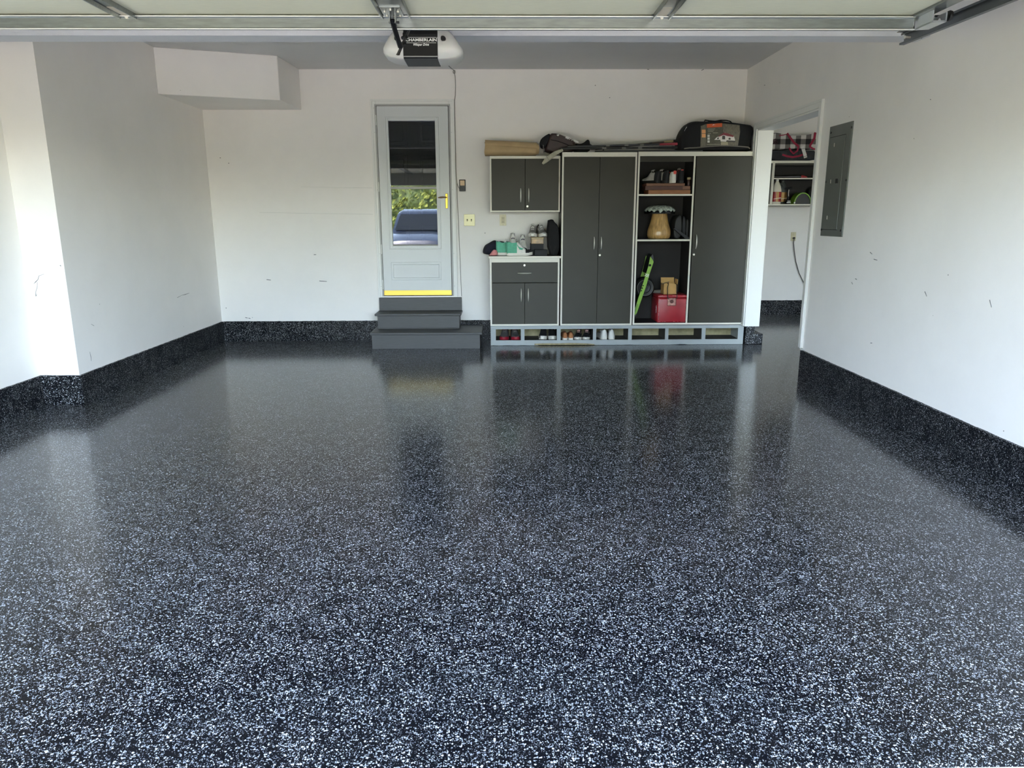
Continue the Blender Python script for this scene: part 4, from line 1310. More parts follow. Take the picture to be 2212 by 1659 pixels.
for z in (291, 297, 303.2):
    print_patch('icon', [(1528.5, z), (1533.2, z), (1533, z+4.8), (1528.2, z+4.8)], mat('print icon', rgb(206, 204, 198), .45), pn, 2)
print_patch('tent_roof', [(1556, 292), (1563, 286.5), (1572, 288), (1585, 293), (1584, 296), (1570, 293.5), (1563, 291.5), (1552, 296), (1553, 293)], mat('print maroon', rgb(120, 34, 48), .45), pn, 2)
TW = mat('print white', rgb(220, 214, 210), .45)
print_patch('tent_wall', [(1543, 302), (1549, 296), (1557, 294), (1563, 291.5), (1571, 294), (1584, 296), (1585.5, 294), (1588, 304), (1571, 303), (1568, 306), (1557, 305.5), (1556, 302)], TW, pn, 2)
TD = mat('print dark', rgb(58, 52, 52), .45)
print_patch('tent_door', [(1560, 294), (1563, 292.6), (1566.5, 294), (1566.5, 301), (1560, 301)], TD, pn, 3)
print_patch('tent_window', [(1548.5, 300.5), (1550, 297.2), (1553, 297), (1552.5, 300.5)], TD, pn, 3)
print_patch('tent_window', [(1573.5, 301.5), (1574, 298.3), (1576, 297.3), (1578.5, 298.5), (1578, 302)], TD, pn, 3)
print_patch('tent_skirt', [(1569.5, 303), (1588, 304), (1588.5, 307), (1569, 306.2)], TD, pn, 3)
print_patch('path_photo', [(1557.5, 306.5), (1572, 306.5), (1573, 314), (1557, 314)], mat('print path', rgb(160, 152, 126), .45), pn, 2)
for (a, b, v) in ((1529, 545, 278), (1528.5, 1543, 281), (1529, 1541, 284), (1529, 1536, 288), (1540, 1551, 286.5), (1527, 1556, 311.5)):
    b = b if b > 1000 else b+1000
    print_patch('caption_strip', [(a, v), (b, v-.3), (b, v+.9), (a, v+1.2)], mat('print caption', rgb(150, 146, 130), .45), pn, 2)
bm = nb(); tube(bm, [px(u, v, Y=7.637) for u, v in ((1478, 321), (1490, 319.5), (1505, 319), (1520, 317.5), (1535, 316), (1555, 315), (1575, 315), (1592, 316), (1606, 317), (1616, 318), (1620, 321))], .006, 8); obj('piping', bm, mat('piping grey', rgb(120, 116, 108), .7), tbg, smooth=True)
bm = nb(); tube(bm, [px(u, v, Y=7.70) for u, v in ((1521, 264), (1523, 259.5), (1532, 261), (1545, 262), (1556, 260), (1568, 260), (1577, 262), (1582, 267))], .011, 8, .5); obj('carry_handle', bm, CLOTHK, tbg, smooth=True)
print_patch('tag', [(1478, 283), (1484, 272), (1484.5, 280), (1482, 284)], F_WHITE, tbg, 0, 7.66)
bm = nb(); tube(bm, [px(1483.5, 274, Y=7.66), px(1484, 271, Y=7.66), px(1482, 270, Y=7.66)], .003, 6); obj('tag_cord', bm, BLACK, tbg)

# ================================================================== INSIDE THE OPEN CABINET BAY
WOODA = mat('board oak', rgb(150, 98, 60), .55, var=.22, vscale=8, stretch=(2, 16, 24))
WOODB = mat('board walnut', rgb(74, 40, 28), .5, var=.3, vscale=10, stretch=(3, 16, 24))
WOODC = mat('board brown', rgb(122, 84, 62), .55, var=.2, vscale=8, stretch=(2, 16, 24))
S1 = 1.5595
def board(label, a, b, Y, d, z0, h, m, rot=0, group='wooden boards on the upper shelf'):
    x0, x1 = px(a, 405, Y=Y).x, px(b, 405, Y=Y).x
    o = thing('wooden_board', label, 'board', ((x0+x1)/2, Y+d/2, z0), R(rot), group)
    w = x1-x0
    obj('plank', box(nb(), -w/2, w/2, -d/2, d/2, 0, h, .002), m, o, True)
    return o, w, d, h
board('light oak board lying flat on the upper shelf', 1401, 1492, 7.625, .25, S1, .040, WOODA)
o2, w2, d2, h2 = board('dark walnut box board in the middle of the board stack', 1394, 1491, 7.64, .24, S1+.0405, .040, WOODB)
bm = nb(); box(bm, w2/2-.078, w2/2+.001, -d2/2-.002, -d2/2+.01, .006, .037, .001); obj('end_block', bm, WOODC, o2, True)
board('thin brown board topping the board stack', 1396, 1479, 7.63, .24, S1+.081, .026, WOODC)
ZSH = S1+.1075
F_LG = fab('shoe pale grey', rgb(186, 182, 176))
G3 = 'shoes on the upper cabinet shelf'
shoe('golf_shoe', 'pale grey shoe with a black heel, turned away on the board stack', (px(1406, 385, Y=7.76).x, 7.755, ZSH), R(122), .25, .125, .08, F_LG, S_BLK, F_WHITE, F_BLACK, .20, 0.0, F_DGREY, F_WHITE, None, .03, group=G3)
shoe('golf_shoe', 'pale grey shoe with a black heel beside the coral tabbed shoe', (px(1425, 385, Y=7.76).x, 7.755, ZSH), R(118), .25, .13, .08, F_LG, S_BLK, F_WHITE, F_BLACK, .20, 0.0, F_DGREY, F_WHITE, None, .03, group=G3)
s3 = shoe('golf_shoe', 'black shoe with a white heel and coral tab on the board stack', (px(1444, 385, Y=7.76).x, 7.755, ZSH), R(104), .25, .12, .084, F_BLACK, S_WHITE, None, F_WHITE, .20, 0.0, F_CORAL, F_BLACK, None, .034, group=G3)
bm = nb(); box(bm, -.142, -.134, -.016, .016, .088, .122, .004); obj('heel_tab', bm, F_CORAL, s3, True)
s4 = shoe('golf_shoe', 'black shoe with a grey collar and red tab at the end of the boards', (px(1464, 390, Y=7.76).x, 7.755, ZSH-.0), R(94), .25, .14, .078, F_GREY, S_BLK, None, F_BLACK, .20, 0.0, F_RED, F_BLACK, None, .03, group=G3)
bm = nb(); box(bm, -.138, -.130, -.013, .013, .124, .134, .003); obj('heel_tab', bm, F_CORAL, s4, True)
jx, jy, jz = 1.940, 7.665, S1+.081
jr = thing('storage_jar', 'small brown jar with a tan lid at the end of the board stack', 'jar', (jx, jy, jz))
bm = nb(); lathe(bm, [(.017, 0), (.019, .003), (.019, .055), (.016, .062)], (jx, jy, jz), 20); obj('body', bm, mat('jar brown', rgb(60, 34, 30), .3), jr, smooth=True)
bm = nb(); lathe(bm, [(.018, .062), (.021, .065), (.021, .082), (.018, .085)], (jx, jy, jz), 20); obj('lid', bm, mat('jar lid', rgb(170, 156, 116), .5), jr)

# ceramic mushroom
S2 = 1.1055
mc = px(1424, 500, Y=7.76)
ms = thing('ceramic_mushroom', 'ceramic mushroom with wood grained stem and dripping grey cap', 'ornament', (mc.x-.003, 7.76, S2))
STEM = mat('stem glaze', rgb(192, 154, 98), .18, var=.30, vscale=6, stretch=(9, 9, .8), coat=.5)
bm = nb(); lathe(bm, [(.100, 0), (.116, .012), (.124, .045), (.122, .085), (.110, .125), (.097, .165), (.087, .205), (.081, .245), (.078, .262)], (mc.x-.003, 7.76, S2), 40)
obj('stem', bm, STEM, ms, smooth=True)
bm = nb()
N = 64
def cap(bm, base, seedz, drip, r0, lift):
    rings = []
    prof = [(.0, .345), (.05, .344), (.09, .340), (.125, .328), (.145, .312), (.156, .296), (.158, base)]
    for r, h in prof:
        ring = []
        for k in range(N):
            a = 2*PI*k/N
            hh = h
            if h == base:
                hh = base - drip*max(0, noise.noise(Vector((math.cos(a)*4.2, math.sin(a)*4.2, seedz)))) - drip*.5*max(0, math.sin(a*17))
            ring.append(bm.verts.new((mc.x-.003+(r+r0)*math.cos(a), 7.76+(r+r0)*math.sin(a), S2+hh+lift)))
        rings.append(ring)
    for a, b in zip(rings, rings[1:]):
        for k in range(N):
            try:
                bm.faces.new((a[k], a[(k+1) % N], b[(k+1) % N], b[k]))
            except ValueError:
                pass
cap(bm, .262, 7.0, .0, 0, -.004)
bmesh.ops.remove_doubles(bm, verts=bm.verts, dist=1e-5)
obj('cap', bm, mat('cap black glaze', rgb(14, 18, 20), .15), ms, smooth=True)
bm = nb(); cap(bm, .292, 3.0, .034, .003, 0)
bmesh.ops.remove_doubles(bm, verts=bm.verts, dist=1e-5)
obj('drip_glaze', bm, mat('cap grey glaze', rgb(176, 184, 172), .18, var=.8, vscale=16, stretch=(2.5, 2.5, .7)), ms, smooth=True)
bm = nb(); lathe(bm, [(.154, .258), (.10, .262), (.06, .264)], (mc.x-.003, 7.76, S2), 40); obj('gills', bm, DARK, ms)

# black cases beside the mushroom
def case(label, pts, y0, y1, m, grp='black cases on the middle shelf'):
    bm = nb(); puff(bm, pts, y0, y1, .02, .9, .002)
    return tag(obj('padded_case', bm, m, smooth=True, angle=60), label, 'case', grp)
K1 = mat('case charcoal', rgb(44, 44, 44), .6, var=.2, vscale=20); K2 = mat('case ink', rgb(24, 25, 30), .6, var=.2, vscale=20)
case('grey edged black padded case standing nearest the mushroom', pxl([(1453, 516), (1457, 476), (1463, 467), (1469, 463), (1472, 468), (1472, 516)], 7.72), 7.70, 7.94, K1)
case('inky black padded case standing in the middle of the row', pxl([(1472.5, 516), (1473.5, 467), (1477, 466), (1480, 471), (1480, 516)], 7.72), 7.70, 7.94, K2)
case('slim charcoal padded case standing against the divider', pxl([(1480.8, 516), (1481.5, 473), (1484, 472), (1486.5, 476), (1486, 516)], 7.72), 7.70, 7.94, K1)
bm = nb(); prism(bm, pxl([(1455, 494), (1458, 491), (1489, 513), (1487, 517), (1482, 517)], 7.64), 7.635, 7.69, 'XZ', .003)
tag(obj('leaning_folder', bm, K2), 'black folder slumped at an angle in front of the padded cases', 'folder')

# green bar, wheel, cooler, carton
S0 = Z0+.0225
GRN = mat('lime paint', rgb(132, 176, 58), .35, var=.06, vscale=14)
gb = thing('wheeled_board', 'black one wheeled board with a lime green side rail standing on end', 'board', (px(1372, 678, Y=7.70).x, 7.72, S0))
gp = [(1368.6, 683), (1370, 671), (1375.5, 654), (1385, 625), (1401, 574), (1403.5, 560), (1405, 554), (1411, 563), (1412, 566), (1404, 590), (1395, 621), (1383, 655), (1375.5, 677)]
RUB = mat('tyre rubber', rgb(24, 24, 25), .55)
for yy in (7.655, 7.885):
    bm = nb(); prism(bm, pxl(gp, 7.655), yy, yy+.014, 'XZ', .002)
    g_ = obj('side_rail', bm, GRN, gb)
    if yy < 7.7: gbo = g_
for u, v, r_ in ((1404, 573, .013), (1389.3, 617, .007), (1387.3, 622.5, .008), (1385.5, 628, .007)):
    q = px(u, v, Y=7.655); bm = nb(); lathe(bm, [(r_, 0), (r_, .003)], (q.x, 7.6535, q.z), 14, 'Y'); obj('hole', bm, DARK, gbo)
q = px(1397, 595, Y=7.6545)
text_mesh('XR', .046, mat('logo pale', rgb(224, 232, 206), .5), 'lettering', gbo, Matrix.Translation(q+Vector((0, -.0008, 0))) @ Matrix.Rotation(R(18), 4, 'Y') @ Matrix.Rotation(R(90), 4, 'X'), shear=.1, bold=.001, sx=.8)
bm = nb(); prism(bm, pxl([(1369.8, 673), (1375.2, 656), (1378, 657), (1372.6, 674)], 7.655), 7.650, 7.66); obj('rail_guard', bm, mat('lime dull', rgb(108, 140, 62), .5), gbo)
for pp in ([(1396, 590), (1405, 556), (1409, 549), (1412, 552), (1413, 562), (1403, 592)], [(1368.8, 684), (1372, 665), (1381, 637), (1388, 639), (1379, 668), (1374, 684)]):
    bm = nb(); prism(bm, pxl(pp, 7.67), 7.670, 7.884, 'XZ', .004); obj('footpad', bm, BLACK, gb)
wq = px(1390.5, 620, Y=7.78)
bm = nb(); lathe(bm, [(.068, -.078), (.092, -.084), (.112, -.070), (.122, -.035), (.124, 0), (.122, .035), (.112, .070), (.092, .084), (.068, .078)], (wq.x, 7.777, wq.z), 40, 'Y', False); bmesh.ops.scale(bm, vec=(.9, 1, .9), space=Matrix.Translation(-Vector((wq.x, 7.777, wq.z))), verts=bm.verts); wt_ = obj('tyre', bm, RUB, gb, smooth=True)
bm = nb(); lathe(bm, [(.063, -.077), (.060, -.078), (.056, -.060), (.034, -.052), (.030, -.07), (.0, -.072)], (wq.x, 7.777, wq.z), 32, 'Y', False); obj('hub', bm, mat('rim dark', rgb(22, 22, 23), .5), wt_, smooth=True)
bm = nb(); lathe(bm, [(.083, -.0846), (.086, -.0846)], (wq.x, 7.777, wq.z), 40, 'Y', False); obj('sidewall_line', bm, S_GREY, wt_)

RED = mat('red enamel', rgb(160, 36, 46), .35, var=.10, vscale=12)
rx0, rx1 = px(1419, 690, Y=7.615).x, px(1483, 690, Y=7.615).x
rz1 = px(1450, 637, Y=7.615).z
rc = thing('metal_cooler', 'worn red metal cooler box with a steel latch in the open bay', 'cooler', ((rx0+rx1)/2, 7.77, S0))
rb = obj('body', box(nb(), rx0, rx1, 7.615, 7.93, S0, rz1-.035, .014, 3), RED, rc, smooth=True, angle=30)
ld = obj('lid', box(nb(), rx0-.002, rx1+.002, 7.612, 7.933, rz1-.036, rz1, .014, 3), RED, rc, smooth=True, angle=30)
lx = px(1451, 650, Y=7.61).x
WORN = mat('worn steel', rgb(176, 132, 122), .45, metal=.5, var=.4, vscale=40)
lt = obj('latch', box(nb(), lx-.045, lx+.045, 7.602, 7.614, rz1-.115, rz1-.03, .010, 2), WORN, rc)
bm = nb(); lathe(bm, [(.020, 0), (.018, -.004)], (lx, 7.602, rz1-.068), 16, 'Y'); obj('latch_boss', bm, mat('boss rust', rgb(84, 44, 40), .6, var=.4), lt)
CHIP = mat('chipped enamel', rgb(196, 150, 146), .6)
random.seed(3)
for k in range(46):
    e = random.random()
    if k % 3 == 0: p = (rx0+.012+random.random()*.004, S0+.03+e*(rz1-S0-.07))
    elif k % 3 == 1: p = (rx1-.012-random.random()*.004, S0+.03+e*(rz1-S0-.07))
    else: p = (rx0+.02+e*(rx1-rx0-.04), rz1-.012+random.random()*.004 if k % 2 else S0+.012)
    w, h_ = (.0016, .004+random.random()*.012) if k % 3 < 2 else (.004+random.random()*.012, .0014)
    bm = nb(); box(bm, p[0]-w, p[0]+w, 7.6105, 7.616, p[1]-h_, p[1]+h_); obj('paint_chip', bm, CHIP, rb)
for v0, v1 in ((.10, .13), (.135, .165), (.17, .18)):
    bm = nb(); tube(bm, [(rx0-.0005, 7.67, S0+v0), (rx0-.0005, 7.655, S0+(v0+v1)/2), (rx0-.0005, 7.675, S0+v1)], .0025, 5); obj('white_mark', bm, WHT, rb)
# carton with cable on the cooler
KR2 = mat('carton board', rgb(192, 152, 92), .8, var=.1, vscale=14)
cx0, cx1 = px(1433, 625, Y=7.66).x, px(1463, 625, Y=7.66).x
cz1 = px(1448, 613, Y=7.66).z
cb = thing('cardboard_box', 'small open cardboard box with a cable on the red cooler', 'box', ((cx0+cx1)/2, 7.72, rz1))
t_ = .003
bm = nb()
box(bm, cx0, cx1, 7.655, 7.655+t_, rz1+.001, cz1); box(bm, cx0, cx1, 7.79-t_, 7.79, rz1+.001, cz1)
box(bm, cx0, cx0+t_, 7.655, 7.79, rz1+.001, cz1); box(bm, cx1-t_, cx1, 7.655, 7.79, rz1+.001, cz1); box(bm, cx0, cx1, 7.655, 7.79, rz1+.001, rz1+.004)
obj('walls', bm, KR2, cb)
bm = nb(); prism(bm, [(7.79, cz1), (7.805, cz1+.055), (7.808, cz1+.055), (7.793, cz1)], cx0, cx1-.006, 'YZ'); obj('flap', bm, KR2, cb)
bm = nb(); prism(bm, [(cx1, cz1), (cx1+.004, cz1+.045), (cx1+.001, cz1+.046), (cx1-.003, cz1)], 7.66, 7.785, 'XZ'); obj('flap', bm, KR2, cb)
CBL = mat('cable black', rgb(26, 24, 24), .5)
bm = nb(); tube(bm, [(cx0+.045, 7.70, cz1-.01), (cx0+.05, 7.67, cz1+.006), (cx0+.048, 7.648, cz1-.004), (cx0+.038, 7.640, cz1-.04), (cx0+.035, 7.606, rz1+.002), (cx0+.034, 7.598, rz1-.03), (cx0+.05, 7.597, rz1-.045)], .0042, 6)
obj('cable', bm, CBL, cb, smooth=True)
bm = nb(); tube(bm, [(cx1-.02, 7.66, cz1+.003), (cx1-.012, 7.645, cz1-.01), (cx1-.01, 7.640, rz1+.02), (cx1-.012, 7.606, rz1+.004), (cx1-.014, 7.598, rz1-.04)], .0042, 6)
obj('cable', bm, CBL, cb, smooth=True)
bm = nb(); tube(bm, [(cx0-.015, 7.70, cz1-.005), (cx0+.02, 7.70, cz1+.006), (cx0+.07, 7.71, cz1+.018)], .003, 5); obj('wire_end', bm, STEEL, cb)
bx0, bx1 = px(1410, 628, Y=7.80).x, px(1432, 628, Y=7.80).x
bm = nb(); box(bm, bx0, bx1, 7.80, 7.91, rz1+.001, rz1+.034, .004); 
tag(obj('small_tin', bm, mat('tin grey', rgb(96, 92, 84), .5)), 'small grey tin behind the cardboard box on the cooler', 'tin')

# ================================================================== SIDE BAY SHELF
WY = 9.70
wx0, wx1 = 3.05, 4.36
wz0, wz1 = 1.472, 2.034
xd = px(1668, 400, Y=WY).x
wcb = thing('wall_cabinet', 'charcoal wall cabinet with open shelves in the side bay', 'cabinet', ((wx0+wx1)/2, 9.85, wz0))
carcass(wcb, wx0, xd-.001, WY, 9.998, wz0, wz1, .016)
carcass(wcb, xd+.001, wx1, WY, 9.998, wz0, wz1, .016)
obj('top_rail', box(nb(), xd+.017, wx1-.016, WY-.001, WY+.015, wz1-.030, wz1, .001), EDGE, wcb)
obj('top_rail', box(nb(), wx0+.016, xd-.017, WY-.001, WY+.015, wz1-.030, wz1, .001), EDGE, wcb)
obj('inner_rail', box(nb(), xd+.017, wx1-.016, WY+.02, WY+.035, wz1-.055, wz1-.03), CAB, wcb)
obj('cabinet_door', box(nb(), wx0+.02, xd-.018, WY-.012, WY+.006, wz0+.018, wz1-.034, .0015), CAB, wcb)
s = obj('shelf', box(nb(), xd+.017, wx1-.016, WY+.008, 9.98, 1.803, 1.819), CABIN, wcb)
obj('edge_band', box(nb(), xd+.017, wx1-.016, WY+.004, WY+.008, 1.803, 1.819), EDGE, s)
zt2 = wz1+.0005
# dark carry bag, plaid bag on it
CHARC = mat('charcoal nylon', rgb(44, 46, 50), .8, var=.3, vscale=16, bump=.3)
bm = nb(); puff(bm, pxl([(1654, 349), (1655, 326), (1672, 325), (1700, 325), (1730, 325), (1768, 326), (1771, 349)], 9.75), 9.725, 9.96, .04, .9, .004, flat_z=zt2, sm=1)
dk = thing('gear_bag', 'charcoal gear bag with red webbing under the plaid bag', 'bag', (px(1710, 345, Y=9.8).x, 9.84, zt2))
obj('body', bm, CHARC, dk, smooth=True, angle=70)
for u in (1668, 1686, 1702, 1724, 1742):
    bm = nb(); tube(bm, [px(u, 328, Y=9.724), px(u, 345, Y=9.724)], .006, 6, .4); obj('seam', bm, BLACK, dk)
WEB = mat('crimson webbing', rgb(150, 24, 56), .7)
def ribbon(pts, w, Y, name, par, m=WEB, th=.004):
    """flat strap following photo points on a plane"""
    bm = nb()
    P3 = [px(u, v, Y=Y) for u, v in pts]
    rr = []
    for i, p in enumerate(P3):
        d = (P3[min(i+1, len(P3)-1)]-P3[max(i-1, 0)]).normalized()
        u = d.cross(Vector((0, -1, 0))).normalized()
        rr.append([bm.verts.new(p+u*w/2+Vector((0, -th, 0))), bm.verts.new(p-u*w/2+Vector((0, -th, 0))), bm.verts.new(p-u*w/2), bm.verts.new(p+u*w/2)])
    for a, b in zip(rr, rr[1:]):
        for k in range(4):
            bm.faces.new((a[k], a[(k+1) % 4], b[(k+1) % 4], b[k]))
    bm.faces.new(rr[0][::-1]); bm.faces.new(rr[-1])
    return obj(name, bm, m, par)
ribbon([(1690, 334), (1700, 337.5), (1712, 339.5), (1726, 337), (1742, 331)], .024, 9.715, 'webbing', dk)
def plaid():
    m = bpy.data.materials.new('buffalo plaid'); m.use_nodes = True
    nt = m.node_tree; p = nt.nodes['Principled BSDF']
    g = nt.nodes.new('ShaderNodeNewGeometry'); sp = nt.nodes.new('ShaderNodeSeparateXYZ')
    nt.links.new(g.outputs['Position'], sp.inputs[0])
    st_ = []
    for ax in ('X', 'Z'):
        f = math_node(nt, 'FRACT', math_node(nt, 'MULTIPLY', sp.outputs[ax], 7.6))
        st_.append(math_node(nt, 'LESS_THAN', f, .5))
    tot = math_node(nt, 'MULTIPLY', math_node(nt, 'ADD', st_[0], st_[1]), .5)
    r = nt.nodes.new('ShaderNodeValToRGB'); r.color_ramp.interpolation = 'CONSTANT'
    r.color_ramp.elements[0].color = rgb(206, 202, 196)
    r.color_ramp.elements[1].position = .4; r.color_ramp.elements[1].color = rgb(112, 108, 104)
    e = r.color_ramp.elements.new(.8); e.color = rgb(26, 24, 25)
    nt.links.new(tot, r.inputs[0]); nt.links.new(r.outputs[0], p.inputs['Base Color'])
    p.inputs['Roughness'].default_value = .85
    return m
zp = px(1710, 324, Y=9.75).z
pb = thing('plaid_bag', 'black and white plaid bag with crimson straps on the side bay cabinet', 'bag', (px(1710, 322, Y=9.8).x, 9.83, zp))
bm = nb(); puff(bm, pxl([(1650, 323), (1652, 292), (1668, 286), (1690, 288), (1706, 293), (1730, 293), (1750, 290), (1772, 286), (1776, 323), (1740, 322), (1700, 322), (1675, 323)], 9.74), 9.72, 9.95, .06, .92, .004)
pbo = obj('body', bm, plaid(), pb, smooth=True, angle=70)
ribbon([(1700, 288), (1708, 299), (1716, 309), (1725, 316)], .026, 9.712, 'strap', pb)
ribbon([(1761, 286), (1759, 299), (1753, 309), (1749, 316)], .028, 9.712, 'strap', pb)
ribbon([(1725, 316), (1722, 326), (1714, 332), (1708, 326), (1705, 319)], .020, 9.708, 'strap', pb)
ribbon([(1748, 316), (1756, 321), (1768, 325)], .020, 9.708, 'strap', pb)
ribbon([(1683, 293), (1692, 292), (1702, 289)], .010, 9.712, 'strap', pb)
tgp = ribbon([(1733, 316), (1736, 326), (1739, 336), (1740, 341)], .042, 9.700, 'luggage_tag', pb, F_WHITE)
for z in ((1731.5, 322), (1736, 338)):
    ribbon([(z[0], z[1]), (z[0]+7, z[1]-1.2)], .006, 9.695, 'tag_line', tgp, S_GREY, .001)
for u in (1669, 1676):
    bm = nb()
    q = px(u, 308, Y=9.708)
    tube(bm, [(q.x+.017*math.cos(a), 9.708, q.z+.017*math.sin(a)) for a in [2*PI*i/14 for i in range(15)]], .006, 6); obj('monogram_ring', bm, mat('monogram', rgb(60, 20, 32), .7), pb)
bm = nb(); tube(bm, [px(u, v, Y=9.708) for u, v in ((1668, 301), (1671, 303), (1675, 300), (1677, 304))], .005, 6); obj('monogram_stroke', bm, mat('monogram', rgb(60, 20, 32), .7), pb)
# bottle with red label, grey jug behind
zs0 = wz0+.0165
def jug(name, label, u, Y, w, h, m, lab=None, capm=WHITEP, d=None):
    q = px(u, 430, Y=Y); d = d or w*.8
    o = thing(name, label, 'bottle', (q.x, Y, zs0))
    bm = nb()
    rings = []
    for s_, z in ((.92, 0), (1, .01), (1, h*.52), (.98, h*.56), (.80, h*.72), (.50, h*.86), (.30, h*.92), (.28, h*.94)):
        rings.append([bm.verts.new((q.x+math.copysign(abs(math.cos(a))**.6, math.cos(a))*w/2*s_, Y+math.copysign(abs(math.sin(a))**.6, math.sin(a))*d/2*s_, zs0+z)) for a in [2*PI*k/24 for k in range(24)]])
    for a, b in zip(rings, rings[1:]):
        for k in range(24): bm.faces.new((a[k], a[(k+1) % 24], b[(k+1) % 24], b[k]))
    bm.faces.new(rings[0][::-1]); bm.faces.new(rings[-1])
    obj('body', bm, m, o, smooth=True, angle=50)
    bm = nb(); lathe(bm, [(w*.17, h*.93), (w*.175, h*.94), (w*.175, h*.995), (w*.16, h)], (q.x, Y, zs0), 18); obj('screw_cap', bm, capm, o, smooth=True)
    if lab:
        bm = nb()
        ra, rb_ = [], []
        for k in range(25):
            a = 2*PI*k/24
            x = q.x+math.copysign(abs(math.cos(a))**.6, math.cos(a))*w/2*1.012; y = Y+math.copysign(abs(math.sin(a))**.6, math.sin(a))*d/2*1.012
            ra.append(bm.verts.new((x, y, zs0+h*.10))); rb_.append(bm.verts.new((x, y, zs0+h*.50)))
        for k in range(24): bm.faces.new((ra[k], ra[k+1], rb_[k+1], rb_[k]))
        lb = obj('label_wrap', bm, lab, o, smooth=True)
        bm = nb(); box(bm, q.x-.016, q.x-.004, Y-d/2*1.03, Y-d/2*.98, zs0+h*.10, zs0+h*.50); box(bm, q.x+.002, q.x+.014, Y-d/2*1.03, Y-d/2*.98, zs0+h*.10, zs0+h*.50); obj('label_stripe', bm, mat('label gold', rgb(214, 172, 96), .4), lb)
        bm = nb(); prism(bm, [(q.x-w*.42, zs0+h*.22), (q.x+w*.42, zs0+h*.27), (q.x+w*.42, zs0+h*.24), (q.x-w*.42, zs0+h*.20)], Y-d/2*1.035, Y-d/2*.97); obj('label_stripe', bm, mat('label cream', rgb(220, 206, 180), .4), lb)
    return o
jug('bottle', 'white jug with a red and gold label on the side bay shelf', 1676, 9.78, .118, .315, mat('jug white', rgb(224, 218, 200), .4), mat('label red', rgb(158, 34, 36), .45, var=.35, vscale=30))
jg = jug('bottle', 'dark grey jug with a loop handle behind the white jug', 1688, 9.89, .12, .31, mat('jug grey', rgb(76, 80, 76), .4), mat('label ochre', rgb(140, 96, 40), .5, var=.4, vscale=24), mat('cap grey', rgb(86, 90, 86), .4))
bm = nb(); tube(bm, [px(u, v, Y=9.85) for u, v in ((1685, 397), (1690, 398), (1693, 403), (1694, 410))], .009, 8); obj('loop_handle', bm, mat('jug grey', rgb(76, 80, 76), .4), jg, smooth=True)
# spray gun
sg = thing('spray_gun', 'small black spray gun with chrome fittings beside the jugs', 'spray gun', (px(1702, 440, Y=9.76).x, 9.77, zs0))
gx = px(1702, 440, Y=9.76).x
bm = nb(); lathe(bm, [(.03, 0), (.034, .006), (.034, .05), (.02, .062)], (gx, 9.77, zs0), 18); obj('cup', bm, BLACK, sg, smooth=True)
bm = nb(); tube(bm, [(gx, 9.77, zs0+.06), (gx+.004, 9.77, zs0+.11), (gx+.002, 9.77, zs0+.19)], [.014, .011, .012], 10); obj('grip', bm, BLACKM, sg, smooth=True)
bm = nb(); tube(bm, [(gx-.032, 9.77, zs0+.20), (gx+.036, 9.77, zs0+.206)], [.010, .017], 10); obj('barrel', bm, BLACKM, sg)
bm = nb(); tube(bm, [(gx-.005, 9.75, zs0+.185), (gx-.007, 9.75, zs0+.14), (gx-.002, 9.75, zs0+.10)], .0035, 6); obj('trigger', bm, CHROME, sg)
bm = nb(); box(bm, gx-.028, gx+.028, 9.733, 9.737, zs0+.018, zs0+.024); box(bm, gx-.018, gx+.022, 9.733, 9.737, zs0+.036, zs0+.041); obj('fitting', bm, CHROME, sg)
# green hooped guard with black centre
hg = thing('hooped_guard', 'green hooped plastic guard on the side bay shelf', 'guard', (px(1731, 440, Y=9.78).x, 9.8, zs0))
HG = mat('hoop green', rgb(112, 160, 46), .35)
hc_ = px(1733, 442, Y=9.76)
ro_ = .114
bm = nb()
pr = []
for i in range(25):
    a = PI*i/24
    w1, h1 = .117, .148
    pr.append(((hc_.x + w1*math.cos(a), zs0+h1*math.sin(a)), (hc_.x+(w1-.014)*math.cos(a), zs0+(h1-.014)*math.sin(a)), (hc_.x-.018+(w1+.0)*math.cos(a), zs0+(h1+.006)*math.sin(a))))
for (o1, i1, b1), (o2_, i2, b2) in zip(pr, pr[1:]):
    v = [bm.verts.new((o1[0], 9.75, o1[1])), bm.verts.new((o2_[0], 9.75, o2_[1])), bm.verts.new((i2[0], 9.75, i2[1])), bm.verts.new((i1[0], 9.75, i1[1]))]
    bm.faces.new(v)
    w = [bm.verts.new((b1[0], 9.85, b1[1])), bm.verts.new((b2[0], 9.85, b2[1]))]
    bm.faces.new((v[1], v[0], w[0], w[1]))
bmesh.ops.remove_doubles(bm, verts=bm.verts, dist=1e-5)
obj('hoop', bm, HG, hg, smooth=True, angle=40)
bm = nb(); prism(bm, [(p_[1][0], p_[1][1]) for p_ in pr], 9.765, 9.85); obj('centre', bm, BLACK, hg)
bm = nb(); lathe(bm, [(.010, 0), (.010, -.004)], (hc_.x-.110, 9.749, zs0+.018), 12, 'Y'); obj('rivet', bm, F_WHITE, hg)
# dark bag with beads at the end of the shelf
bm = nb(); puff(bm, pxl([(1745, 446), (1744, 420), (1748, 408), (1756, 402), (1768, 404), (1770, 446)], 9.88), 9.87, 9.97, .03, .85, .002, flat_z=zs0)
tag(obj('dark_pouch', bm, CLOTHK, smooth=True, angle=70), 'black pouch behind the green guard on the shelf', 'pouch')
